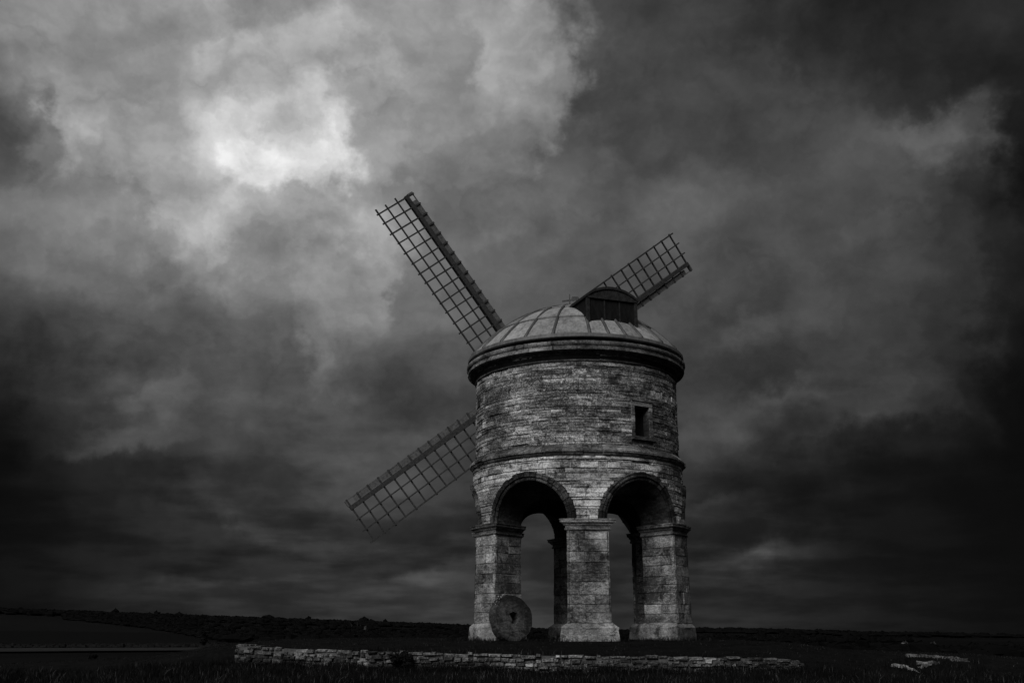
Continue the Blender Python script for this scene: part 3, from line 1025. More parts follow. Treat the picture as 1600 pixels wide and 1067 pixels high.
def sphere_vf(c, r, n=10, m=6, sz=1.0):
    V, F = [], []
    for j in range(m + 1):
        ph = math.pi * j / m
        for i in range(n):
            th = 2 * math.pi * i / n
            V.append((c[0] + r * math.sin(ph) * math.cos(th), c[1] + r * math.sin(ph) * math.sin(th), c[2] + r * sz * math.cos(ph)))
    for j in range(m):
        for i in range(n):
            F.append((j * n + i, j * n + (i + 1) % n, (j + 1) * n + (i + 1) % n, (j + 1) * n + i))
    return V, F

def build_vane():
    root = empty('weathervane'); root.parent = MILL
    cx, cy = -0.14, 0.0
    zt = dome_z(0) - .02
    zt += .05
    v, f = merge([bar_vf((cx, cy, zt - .1), (cx, cy, zt + .12), (1, 0, 0), .07, .07, .05, .05), sphere_vf((cx, cy, zt + .16), .09)])
    mesh_obj('finial', v, f, 'lead', root, tone=0.4, smooth=True)
    v, f = bar_vf((cx, cy, zt + .2), (cx, cy, zt + .62), (1, 0, 0), .026, .026, .014, .014)
    mesh_obj('spindle', v, f, 'iron', root)
    dr = np.array([.93, -.33, .0]); dr /= np.linalg.norm(dr)
    c = np.array([cx, cy, zt + .40])
    v, f = bar_vf(c - dr * .27, c + dr * .12, (0, 0, 1), .022, .018)
    mesh_obj('pointer', v, f, 'iron', root)
    sd = np.cross(dr, [0, 0, 1.])
    out = [(.06, -.03), (.10, -.075), (.30, -.06), (.34, .0), (.30, .06), (.10, .085), (.06, .03)]
    V = [c + dr * a + np.array([0, 0, b + .03]) + sd * .012 for a, b in out] + [c + dr * a + np.array([0, 0, b + .03]) - sd * .012 for a, b in out]
    n = len(out)
    F = [tuple(range(n)), tuple(range(2 * n - 1, n - 1, -1))] + [(i, n + i, n + (i + 1) % n, (i + 1) % n) for i in range(n)]
    mesh_obj('tail_plate', V, F, 'iron', root)
build_vane()

def build_window():
    root = empty('window'); root.parent = MILL
    TH = 37.25
    t = R_(TH)
    d = np.array([math.sin(t), -math.cos(t), 0]); l = np.array([math.cos(t), math.sin(t), 0]); up = np.array([0, 0, 1.])
    pt = lambda r, w, z: d * r + l * w + up * z
    hw, z0, z1 = .29, 5.88, 6.76
    # reveal: four slabs of stone running into the wall
    for s in (-1, 1):
        v, f = box_vf(pt(2.98, s * (hw + .03), (z0 + z1) / 2), d * .27, l * .03, up * ((z1 - z0) / 2 + .03))
        mesh_obj('reveal', v, f, 'soffit', root)
    for z in (z0 - .03, z1 + .03):
        v, f = box_vf(pt(2.98, 0, z), d * .27, l * hw, up * .03)
        mesh_obj('reveal', v, f, 'soffit', root)
    v, f = box_vf(pt(2.94, -.05, (z0 + z1) / 2), d * .02, l * (hw - .07), up * ((z1 - z0) / 2 - .05))
    mesh_obj('shutter', v, f, 'board', root)
    for s in (-1, 1):
        v, f = box_vf(pt(2.97, s * (hw - .05), (z0 + z1) / 2), d * .03, l * .05, up * ((z1 - z0) / 2))
        mesh_obj('window_frame', v, f, 'board', root)
    v, f = box_vf(pt(2.97, 0, z1 - .04), d * .028, l * (hw - .1), up * .04)
    mesh_obj('window_frame', v, f, 'board', root)
    v, f = box_vf(pt(2.9, 0, (z0 + z1) / 2), d * .01, l * (hw + .05), up * ((z1 - z0) / 2 + .05))
    mesh_obj('backing', v, f, 'board', root)
    # sill, lintel with its drip mould, jamb stones
    v, f = box_vf(pt(3.20, .02, z0 - .075), d * .145, l * (hw + .17), up * .05)
    mesh_obj('sill', v, f, 'moulding', root, tone=.16)
    v, f = box_vf(pt(3.18, 0, z1 + .105), d * .125, l * (hw + .115), up * .075)
    mesh_obj('lintel', v, f, 'moulding', root, tone=.42)
    v, f = box_vf(pt(3.21, .01, z1 + .20), d * .13, l * (hw + .125), up * .02)
    mesh_obj('drip_mould', v, f, 'moulding', root, tone=.28)
    for s in (-1, 1):
        z = z0 - .02
        while z < z1 - .02:
            hh = min(rng.uniform(.14, .24), z1 + .025 - z)
            v, f = box_vf(pt(3.175 + rng.uniform(-.008, .008), s * (hw + .062), z + hh / 2), d * .125, l * .058, up * (hh / 2 - .006))
            mesh_obj('jamb_stone', v, f, 'moulding', root, tone=.40 + rng.uniform(-.2, .25))
            z += hh
build_window()

# ---- the four sails and the windshaft that carries them
S_AZ, S_TILT, S_OUT, S_Z, S_PH, S_L = -0.287, 0.084, 4.831, 8.842 + EYE, 0.664, 8.395
def build_sails():
    n = np.array([math.sin(S_AZ) * math.cos(S_TILT), math.cos(S_AZ) * math.cos(S_TILT), math.sin(S_TILT)])
    e = np.cross(n, [0, 0, 1.]); e /= np.linalg.norm(e)
    v = np.cross(e, n)
    hub = np.array([AXX, AXY, S_Z]) + n * S_OUT
    loc = lambda p: tuple(MINV @ Vector([float(c) for c in p]))
    def put(name, vf, mat, parent, **k):
        return mesh_obj(name, [loc(p) for p in vf[0]], vf[1], mat, parent, **k)
    # windshaft and poll end
    shaft = []
    k = 12
    V, F = [], []
    for s, r in ((-4.6, .2), (0.0, .24), (0.02, .34), (.42, .34), (.46, .12)):
        for i in range(k):
            a = 2 * math.pi * i / k
            V.append(hub + n * s + (e * math.cos(a) + v * math.sin(a)) * r)
    for q in range(4):
        for i in range(k):
            F.append((q * k + i, q * k + (i + 1) % k, (q + 1) * k + (i + 1) % k, (q + 1) * k + i))
    F.append(tuple(range(4 * k, 5 * k)))
    put('windshaft', (V, F), 'iron', MILL)
    names = {0: 'sail pointing up to the right behind the cap', 1: 'longest visible sail pointing up to the left',
             2: 'sail pointing down to the left', 3: 'sail hidden behind the tower'}
    for q in range(4):
        th = S_PH + q * math.pi / 2
        d = math.cos(th) * e + math.sin(th) * v
        l = -math.sin(th) * e + math.cos(th) * v
        m = l * .994 - n * .111            # the lattice is set at the weather angle
        m /= np.linalg.norm(m)
        nn = np.cross(d, m)
        at = lambda s, w, o=0.0: hub + n * .2 + d * s + m * w + nn * o
        hubo = n * (-.2)
        A = lambda s, w, o=0.0: at(s, w, o) + hubo
        whip = put('sail', bar_vf(A(.25, 0), A(S_L, 0), m, .115, .12, .075, .085), 'wood_dark', MILL)
        whip['label'] = names[q]
        ss = [S_L - .06 - .452 * i for i in range(17)]
        W = 1.385
        for i, s in enumerate(ss):
            put('sail_bar', bar_vf(A(s, -.34, .03), A(s + rng.uniform(-.035, .03), W + .04 + rng.uniform(-.02, .03), .03 + rng.uniform(-.04, .03)), d, .030, .030, .022 + rng.uniform(0, .006), .026), 'wood_dark', whip)
        for w, th_ in ((.46, .024), (.925, .024), (W, .028)):
            b = .12 + rng.uniform(-.03, .03)
            put('uplong', bar_vf(A(ss[-1] - .1, w + rng.uniform(-.01, .01), .075), A(S_L + b - .02, w + rng.uniform(-.015, .015), .07), m, th_, .026), 'wood_dark', whip)
        # leading boards between the bars
        for i in range(len(ss) - 1):
            s1, s0 = ss[i] - .02, ss[i + 1] + .02
            if i == 0: s1, s0 = ss[0] - .25, ss[1] + .02
            put('leader_board', bar_vf(A(s0, -.205, .005), A(s1, -.205 + rng.uniform(-.01, .01), .005 + rng.uniform(-.01, .01)), m, .095, .014), 'wood', whip)
        put('leader_edge', bar_vf(A(ss[-1], -.305, .0), A(S_L - .02, -.305, 0.0), m, .016, .022), 'wood', whip)
        put('tip_block', bar_vf(A(S_L - .09, -.2, .0), A(S_L + .03, -.2, 0.0), m, .12, .05), 'wood', whip)
build_sails()

# ------------------------------------------------------------------ millstone against the left pier
def build_millstone():
    rad, thk = .665, .33
    n = 40
    prof_out = [(.0, rad - .02), (.02, rad), (thk * .5, rad + .012), (thk - .03, rad - .004), (thk, rad - .03)]
    hole = 8
    V, F = [], []
    def ring(r, y, sq=False):
        s = len(V)
        for i in range(n):
            a = 2 * math.pi * i / n
            rr = r
            if sq: rr = r / max(abs(math.cos((a % (math.pi / 4)) - math.pi / 8)), .5)
            else: rr = r * (1 + .022 * math.sin(3 * a + 1) + .014 * math.sin(7 * a)) + rng.uniform(-.012, .008)
            V.append((rr * math.cos(a), y + rng.uniform(-.003, .003), rr * math.sin(a)))
        return s
    def join(a, b):
        for i in range(n):
            F.append((a + i, a + (i + 1) % n, b + (i + 1) % n, b + i))
    seq = [ring(.17, 0.0, True), ring(.36, -.008), ring(rad - .03, .0), ring(rad, .03), ring(rad + .012, thk * .5), ring(rad, thk - .03), ring(rad - .03, thk), ring(.17, thk, True)]
    for a, b in zip(seq, seq[1:]): join(a, b)
    join(seq[-1], seq[0])
    o = mesh_obj('millstone', V, F, 'grit', None, smooth=False)
    tag(o, 'round old millstone with a central hole leaning on the left pier', 'millstone')
    # local frame of the mill: face (local -Y of the stone) turned to the right
    th = R_(40)
    base = Matrix.Translation((AXX, AXY, 0)) @ Matrix.Rotation(-MILL_AZ, 4, 'Z')
    lat, toward = -1.86, 3.02
    o.matrix_world = base @ Matrix.Translation((lat, -toward, .63)) @ Matrix.Rotation(th, 4, 'Z') @ Matrix.Rotation(R_(-11), 4, 'X')
    return o
MS = build_millstone()

def leaves_vf(centers, size, r):
    V, F = [], []
    for c in centers:
        u = np.array([r.gauss(0, 1), r.gauss(0, 1), r.gauss(0, 1)]); u /= np.linalg.norm(u)
        w = np.cross(u, [r.gauss(0, 1), r.gauss(0, 1), r.gauss(0, 1)]); w /= np.linalg.norm(w)
        s = size * r.uniform(.6, 1.3)
        o = len(V)
        V += [c - u * s, c + w * s * .5, c + u * s, c - w * s * .5]
        F.append((o, o + 1, o + 2, o + 3))
    return V, F

def build_ivy():
    cs = []
    mw = MS.matrix_world
    for i in range(70):
        a = R_(rng.uniform(98, 150))
        rr = .68 + rng.uniform(0, .04)
        p = mw @ Vector((rr * math.cos(a), rng.uniform(-.02, .34), rr * math.sin(a)))
        cs.append(np.array(p))
    v, f = leaves_vf(cs, .030, rng)
    o = mesh_obj('ivy_sprig', v, f, 'leaf_pale')
    tag(o, 'small leafy sprig on the upper edge of the millstone', 'plant')
MAT['leaf_pale'] = simple_mat('pale_leaf', 0.08, 0.4, 20.0)
bpy.context.view_layer.update()
build_ivy()

# ------------------------------------------------------------------ low dry-stone wall in front of the mill
def build_wall():
    root = empty('boundary_wall', (0, 0, 0))
    tag(root, 'low ruined rubble wall running across the grass in front of the windmill', 'wall')
    # centre line with both ends turned back into the bank
    xs = np.linspace(WALL_X0 + .35, WALL_X1 - .3, 120)
    line = [(x, float(wall_y(x))) for x in xs]
    left = [(WALL_X0 + .35 - .42 * math.sin(a), float(wall_y(WALL_X0 + .35)) + .42 * (1 - math.cos(a))) for a in np.linspace(.15, 1.57, 8)][::-1]
    left = [(left[0][0] + .02, left[0][1] + k) for k in (1.2, .8, .4)] + left
    right = [(WALL_X1 - .3 + .35 * math.sin(a), float(wall_y(WALL_X1 - .3)) + .35 * (1 - math.cos(a))) for a in np.linspace(.15, 1.4, 7)]
    right += [(right[-1][0] + .03, right[-1][1] + .4), (right[-1][0] + .05, right[-1][1] + .8)]
    pts = np.array(left + line + right)
    seg = np.hypot(*np.diff(pts, axis=0).T)
    S = np.concatenate([[0], np.cumsum(seg)])
    L = S[-1]
    def at(s):
        x = np.interp(s, S, pts[:, 0]); y = np.interp(s, S, pts[:, 1])
        x2 = np.interp(min(L, s + .05), S, pts[:, 0]); y2 = np.interp(min(L, s + .05), S, pts[:, 1])
        x1 = np.interp(max(0, s - .05), S, pts[:, 0]); y1 = np.interp(max(0, s - .05), S, pts[:, 1])
        t = np.array([x2 - x1, y2 - y1]); t /= np.linalg.norm(t)
        return np.array([x, y]), np.array([t[1], -t[0]])       # outward normal towards the photographer
    # earth-filled core
    V, F = [], []
    k = 150
    for i in range(k + 1):
        s = L * i / k
        p, nrm = at(s)
        zt, zb = float(wall_top(p[0])), float(wall_bot(p[0]))
        a = p - nrm * .05; b = p - nrm * .42
        V += [(a[0], a[1], zb - .3), (a[0], a[1], zt - .035), (b[0], b[1], zt - .03), (b[0], b[1], zb - .3)]
    for i in range(k):
        a, b = i * 4, i * 4 + 4
        for j in range(3): F.append((a + j, b + j, b + j + 1, a + j + 1))
    F += [(0, 1, 2, 3), (k * 4 + 3, k * 4 + 2, k * 4 + 1, k * 4)]
    mesh_obj('wall_core', V, F, 'mortar', root)
    stones = []
    rows = 5
    for row in range(rows):
        s = rng.uniform(0, .1)
        while s < L - .1:
            ln = rng.uniform(.07, .30) * (1.25 if row == rows - 1 else 1)
            s1 = min(s + ln, L)
            p0, n0 = at(s); p1, n1 = at(s1)
            xm = (p0[0] + p1[0]) / 2
            zt, zb = float(wall_top(xm)), float(wall_bot(xm))
            hgt = (zt - zb) / rows
            z0 = zb - .04 + row * (hgt + .004) + rng.uniform(-.022, .022); z1 = z0 + hgt * rng.uniform(.75, 1.25)
            if row == rows - 1:
                z1 = zt + rng.uniform(-.03, .012)
                z0 = z1 - rng.uniform(.04, .07)
                if rng.random() < .14: s = s1; continue
            pr = rng.uniform(-.035, .045)
            g = .009
            tdir = (p1 - p0) / (np.linalg.norm(p1 - p0) + 1e-6)
            q = [(p0 + tdir * g, n0, z0), (p1 - tdir * g, n1, z0), (p1 - tdir * g, n1, z1), (p0 + tdir * g, n0, z1)]
            V = []
            for pp, nn, z in q: V.append((*(pp - nn * rng.uniform(.12, .2)), z + rng.uniform(-.008, .008)))
            for pp, nn, z in q: V.append((*(pp + nn * (pr - .03) + tdir * rng.uniform(-.02, .02)), z + rng.uniform(-.02, .02)))
            cxy = (p0 + p1) / 2; cz = (z0 + z1) / 2
            for pp, nn, z in q:
                r2 = pp + (cxy - pp) * rng.uniform(.08, .3) + nn * (pr + rng.uniform(-.008, .02))
                V.append((*r2, z + (cz - z) * rng.uniform(.1, .4)))
            F = [(8, 9, 10, 11), (3, 2, 1, 0)]
            for i in range(4):
                n = (i + 1) % 4
                F.append((i, n, 4 + n, 4 + i)); F.append((4 + i, 4 + n, 8 + n, 8 + i))
            t = .15 + .09 * rng.gauss(0, 1)
            if rng.random() < .07: t += .42
            if row == rows - 1: t += .1
            if xm > 3.0: t -= .05
            stones.append(((s1 - s) * (z1 - z0), V, F, max(.02, min(.95, t))))
            s = s1
    stones.sort(key=lambda q: -q[0])
    for sc, V, F, t in stones[:300]:
        mesh_obj('stone', V, F, 'rubble', root, tone=t)
    rest = stones[300:]
    if rest:
        V, F, T = [], [], []
        for sc, v, f, t in rest:
            o = len(V); V += v; F += [tuple(k + o for k in q) for q in f]; T += [t] * len(v)
        o = mesh_obj('small_stones', V, F, 'rubble', root, tone=T); o['kind'] = 'stuff'
build_wall()

# ------------------------------------------------------------------ unproject helper for placing things on the ground
def ray_ground(px, py, rmax=9000.0):
    """ground point under a direction of the view; used only to find where a thing stands"""
    x = (px - 800) / 1545.5; u = (533.5 - py) / 1545.5
    d = np.array([x, math.cos(PITCH) - u * math.sin(PITCH), math.sin(PITCH) + u * math.cos(PITCH)])
    d /= np.linalg.norm(d)
    t = 8.0
    prev = t
    while t < rmax:
        p = np.array([0, 0, EYE]) + d * t
        if p[2] < float(terrain(p[0], p[1])): return p
        t *= 1.01
    return np.array([0, 0, EYE]) + d * rmax

def at_dist(px, r):
    """point of the ground r metres out in the direction of column px"""
    az = math.atan2((px - 800) / 1545.5, math.cos(PITCH) + 0.29 * math.sin(PITCH))
    x, y = r * math.sin(az), r * math.cos(az)
    return np.array([x, y, float(terrain(x, y))])

# ------------------------------------------------------------------ eroded bank with bare stone lips, right of the wall
def unproj(px, py, y):
    """world point seen at a pixel, at depth y in front of the camera"""
    x = (px - 800) / 1545.5; u = (533.5 - py) / 1545.5
    d = np.array([x, math.cos(PITCH) - u * math.sin(PITCH), math.sin(PITCH) + u * math.cos(PITCH)])
    return np.array([0, 0, EYE]) + d * (y / d[1])

BANK = []
def build_bank():
    root = empty('eroded_bank', (0, 0, 0))
    tag(root, 'small eroded turf bank with bare pale stone ledges at the far right', 'bank')
    g = lambda x, y: float(terrain(x, y))
    lips = [
        ([(1418, 1021), (1440, 1022), (1462, 1023), (1480, 1024.5), (1496, 1026), (1512, 1029)], 22.7, .030, .40),
        ([(1488, 1027.5), (1500, 1029), (1512, 1031)], 22.4, .07, .34),
        ([(1434, 1033), (1450, 1032.5), (1467, 1033)], 22.0, .035, .42),
        ([(1452, 1035), (1443, 1038), (1434, 1041)], 21.8, .085, .42),
        ([(1394, 1037), (1408, 1038), (1420, 1041)], 21.6, .03, .44),
        ([(1420, 1041), (1428, 1045), (1434, 1048), (1439, 1054)], 21.4, .045, .40)]
    ctrl, paths = [], []
    for pts, y, w, t in lips:
        pp = [unproj(a, b, y) for a, b in pts]
        ctrl += pp; paths.append((pp, w, t))
    for px, py, y in ((1460, 1045, 21.5), (1490, 1042, 21.6), (1505, 1040, 21.8), (1515, 1050, 21.2), (1470, 1052, 21.0), (1450, 1023, 23.0), (1490, 1026, 23.2)):
        ctrl.append(unproj(px, py, y))
    ctrl = np.array(ctrl)
    def surf(x, y):
        x = np.asarray(x, float); y = np.asarray(y, float)
        w = np.exp(-((ctrl[:, 0] - x[..., None]) ** 2 + (ctrl[:, 1] - y[..., None]) ** 2) / .22 ** 2)
        return ((w * (ctrl[:, 2] - .03)).sum(-1) + .10 * (terrain(x, y) - .05)) / (w.sum(-1) + .10)
    BANK.append(surf)
    V, F = [], []
    nx, ny = 60, 44
    for j in range(ny + 1):
        for i in range(nx + 1):
            x = 7.2 + 3.2 * i / nx; y = 20.6 + 3.4 * j / ny
            V.append((x, y, float(surf(x, y)) + rng.uniform(-.02, .02)))
    for j in range(ny):
        for i in range(nx):
            s = j * (nx + 1) + i
            F.append((s, s + 1, s + nx + 2, s + nx + 1))
    mesh_obj('turf_mound', V, F, 'ground', root)
    for pp, w, tone in paths:
        for a, b in zip(pp, pp[1:]):
            k = max(1, int(np.linalg.norm(b - a) / .16))
            for q in range(k):
                p0 = a + (b - a) * q / k; p1 = a + (b - a) * (q + 1) / k
                d = (p1 - p0) / np.linalg.norm(p1 - p0)
                sd = np.array([-d[1], d[0], 0]); sd /= np.linalg.norm(sd)
                V = []
                for r_, pc in enumerate((p0 - d * .01, (p0 + p1) / 2, p1 + d * .01)):
                    ww = w * rng.uniform(.45, 1.3)
                    for sgn, dz in ((-1, -.06), (-1, -.006), (1, 0.006), (1, -.06)):
                        V.append(tuple(pc + sd * ww * sgn + d * rng.uniform(-.03, .03) + np.array([0, 0, dz + rng.uniform(-.022, .016)])))
                F = []
                for r in range(2):
                    for c in range(4):
                        F.append((r * 4 + c, (r + 1) * 4 + c, (r + 1) * 4 + (c + 1) % 4, r * 4 + (c + 1) % 4))
                F += [(3, 2, 1, 0), (8, 9, 10, 11)]
                mesh_obj('stone_ledge', V, F, 'rubble', root, tone=max(.02, tone - .12 + rng.uniform(-.12, .12)))
build_bank()


# ------------------------------------------------------------------ trees, shrubs, hedges
def make_tree(name, label, cat, base, h, w, seed, leaf=.35, n=700, trunk=True, narrow=False, group=None):
    r = random.Random(seed)
    root = empty(name, tuple(base))
    tag(root, label, cat, group)
    if trunk:
        parts = [bar_vf((0, 0, -.3), (r.uniform(-.05, .05) * h, 0, h * .55), (1, 0, 0), h * .028, h * .028, h * .012, h * .012)]
        for i in range(6):
            a = r.uniform(0, 6.28); z = h * r.uniform(.25, .5)
            e = (math.cos(a) * w * .35, math.sin(a) * w * .35, z + h * .25)
            parts.append(bar_vf((0, 0, z), e, (0.3, .2, 1), h * .01, h * .01, h * .004, h * .004))
        v, f = merge(parts)
        mesh_obj('trunk', v, f, 'bark', root)
    lob = []
    for i in range(11 if not narrow else 8):
        a = r.uniform(0, 6.28); q = math.sqrt(r.random())
        zz = r.uniform(.3 if trunk else .12, .86)
        k = (1 - abs(zz - .5) * 1.1) if not narrow else (1 - zz) * .9 + .15
        lob.append((np.array([math.cos(a) * q * w * .42 * k, math.sin(a) * q * w * .42 * k, h * zz]), w * r.uniform(.16, .27) * max(.5, k)))
    cs = []
    for i in range(n):
        c, rad = r.choice(lob)
        u = np.array([r.gauss(0, 1), r.gauss(0, 1), r.gauss(0, .85)]); u /= np.linalg.norm(u)
        cs.append(c + u * rad * r.random() ** .4)
    v, f = leaves_vf(cs, leaf, r)
    mesh_obj('crown', v, f, 'leaf', root)
    return root

# dark shrub growing before the wall, left of the mill
b = np.array([-2.36, float(wall_y(-2.36)) - .32, 0.]); b[2] = float(terrain(b[0], b[1])) - .05
make_tree('shrub', 'dark scrubby bush growing against the low wall', 'bush', b, .44, .62, 5, .035, 2600, False)
b = ray_ground(150, 1030)
p = at_dist(150, 60); make_tree('shrub', 'small leaning dark bush at far left on the brow', 'bush', at_dist(150, 48), .75, .5, 6, .05, 700, False)
make_tree('field_tree', 'lone round dark tree at the edge of the pale field', 'tree', at_dist(322, 235), 4.0, 3.0, 8, .22, 900)
make_tree('hill_tree', 'broad dark tree beside the distant farmhouse', 'tree', at_dist(549, 2050), 15, 14, 9, 1.0, 700)
make_tree('poplar', 'tall thin dark tree like a spire beside the distant farmhouse', 'tree', at_dist(558, 2000), 20, 5, 10, .8, 500, True, True)
make_tree('ridge_tree', 'bushy tree standing on the skyline left of the mill', 'tree', at_dist(648, 2350), 10, 16, 12, 1.1, 700)
for i, (px, r, h, lab) in enumerate([
        (1180, 900, 7.0, 'tallest tree of the dark tree line right of the mill'),
        (1104, 900, 6.0, 'round tree nearest the mill in the right tree line'),
        (1212, 900, 6.5, 'pointed tree just right of the tallest in the tree line'),
        (1262, 1000, 6.0, 'low spreading tree in the middle of the right tree line')]):
    make_tree('skyline_tree', lab, 'tree', at_dist(px, r), h + 3, h * .9, 20 + i, .5, 600)

def canopy_mesh(name, label, pts, cat, mat='wood_far', seed=1):
    """distant wood or hedge: a mass of leafy clumps along the given places (x, y, radius, height)"""
    r = np.random.default_rng(seed)
    base = []
    ico_v, ico_f = sphere_vf((0, 0, 0), 1.0, 7, 4)
    ico_v = np.array(ico_v); m = len(ico_v)
    V = np.zeros((len(pts) * m, 3)); F = []
    for i, (x, y, rad, h) in enumerate(pts):
        z = float(terrain(x, y))
        q = ico_v * (1 + r.normal(0, .16, (m, 1))) * np.array([rad, rad, h * .6]) + np.array([x, y, z + h * .42])
        V[i * m:(i + 1) * m] = q
        F += [tuple(k + i * m for k in f) for f in ico_f]
    o = mesh_obj(name, V, F, mat)
    tag(o, label, cat, kind='stuff')
    return o

def wood_points(px0, px1, rr, n, rad, h, seed, spread=1.0, vary=0.03):
    r = np.random.default_rng(seed)
    out = []
    for i in range(n):
        px = r.uniform(px0, px1)
        d = rr if np.isscalar(rr) else np.interp(px, rr[0], rr[1])
        p = at_dist(px, d * (1 + r.normal(0, .03) * spread))
        big = 1.0 if r.random() > vary else r.uniform(1.3, 1.75)
        out.append((p[0], p[1], rad * r.uniform(.6, 1.4), h * r.uniform(.55, 1.35) * big))
    return out
canopy_mesh('ridge_wood', 'dark wood covering the distant ridge on the left', wood_points(-80, 1000, 2560, 3000, 13, 8, 3, 1.0, .010), 'wood')
def valley_points(n, seed):
    r = np.random.default_rng(seed)
    out = []
    while len(out) < n:
        px = r.uniform(100, 1000)
        rb = np.interp(px, [100, 230, 300, 330, 360, 420, 700, 1000], [1950, 1500, 950, 720, 520, 450, 520, 700])
        d = rb * (2500 / rb) ** (r.random() ** 1.3)
        p = at_dist(px, d)
        # hedged fields: clumps gather along hedge lines, woods fill the rest
        cell = math.sin(p[0] * .012 + 2 * math.sin(p[1] * .004)) * math.sin(p[1] * .008 + 1.5 * math.sin(p[0] * .006))
        if px > 340 and cell > .12 and r.random() < .93: continue
        k = .5 + d / 2500
        out.append((p[0], p[1], 5.5 * k * r.uniform(.6, 1.4), 4.2 * k * r.uniform(.5, 1.4)))
    return out
canopy_mesh('valley_wood', 'dark woodland and thickets in the valley on the left', valley_points(2600, 4), 'wood')
canopy_mesh('tree_line', 'dark low tree line right of the mill', wood_points(1020, 1420, ([1020, 1420], [880, 1500]), 700, 4.5, 5.0, 5, 1.2, .10), 'wood')
canopy_mesh('plain_wood', 'far dark woodland on the plain at right', wood_points(1000, 1700, 4600, 900, 30, 13, 6, 2.5, .0), 'wood')
canopy_mesh('valley_thicket', 'dark thickets below the tree line at right', wood_points(1090, 1650, ([1090, 1650], [520, 420]), 420, 4, 3.5, 7, 4), 'wood')

def hedge(name, label, px0, px1, r0, r1, h, n, seed):
    r = random.Random(seed)
    root_pts = []
    for i in range(n):
        t = i / (n - 1)
        p = at_dist(px0 + (px1 - px0) * t, r0 + (r1 - r0) * t + r.uniform(-1, 1))
        root_pts.append((p[0], p[1], h * r.uniform(.8, 1.3), h * r.uniform(.8, 1.4)))
    o = canopy_mesh(name, label, root_pts, 'hedge', 'leaf', seed)
    del o['kind']
    return o
hedge('hedge', 'black hedge along the far edge of the pale stubble field', -60, 470, 268, 240, .9, 200, 31)

# ------------------------------------------------------------------ distant buildings
def make_house(name, label, base, w, d, h, roof_h, rz, storey=True, wall='render'):
    root = empty(name, tuple(base), rz)
    tag(root, label, 'house')
    v, f = box_vf((0, 0, h / 2 - .5), (w / 2, 0, 0), (0, d / 2, 0), (0, 0, h / 2 + .5))
    V = list(v); F = list(f)
    V += [(-w / 2, -d / 2, h), (-w / 2, d / 2, h), (-w / 2, 0, h + roof_h - .15), (w / 2, -d / 2, h), (w / 2, d / 2, h), (w / 2, 0, h + roof_h - .15)]
    F += [(10, 9, 8), (11, 12, 13)]
    mesh_obj('wall', V, F, wall, root)
    e = .4
    V = []
    for x in (-w / 2 - e, w / 2 + e):
        V += [(x, -d / 2 - e, h - .1), (x, 0, h + roof_h), (x, d / 2 + e, h - .1), (x, d / 2 + e, h - .3), (x, 0, h + roof_h - .25), (x, -d / 2 - e, h - .3)]
    F = [(5, 4, 3, 2, 1, 0), (6, 7, 8, 9, 10, 11)] + [(i, (i + 1) % 6, 6 + (i + 1) % 6, 6 + i) for i in range(6)]
    rf = mesh_obj('roof', V, F, 'slate', root)
    v, f = box_vf((w * .38, 0, h + roof_h + .3), (.4, 0, 0), (0, .4, 0), (0, 0, .9))
    mesh_obj('chimney', v, f, 'slate', rf)
    for x in (-w * .3, 0.0, w * .3):
        for z in ((1.3, 3.9) if storey else (1.4,)):
            if x == 0 and z < 2:
                v, f = box_vf((0, -d / 2 - .02, 1.05), (.5, 0, 0), (0, .04, 0), (0, 0, 1.05))
                mesh_obj('door', v, f, 'board', root)
            else:
                v, f = box_vf((x, -d / 2 - .02, z + .3), (.55, 0, 0), (0, .04, 0), (0, 0, .6))
                mesh_obj('window', v, f, 'glass', root)
    return root
make_house('farmhouse', 'distant farmhouse with pale wall beside the thin tree', at_dist(562, 1980), 3.4, 7, 3.6, 2.4, .2)
make_house('cottage', 'distant pale cottage just right of the farmhouse', at_dist(571, 1970), 3.2, 7, 3.2, 2.2, -.3)
make_house('barn', 'low pale barn on the plain below the right skyline', at_dist(1411, 1250), 4.5, 5, 1.2, 1.0, .3, False)
make_house('barn', 'second distant barn further right on the dark plain', at_dist(1455, 1180), 4.0, 6, 1.2, 1.2, -.2, False, 'slate')

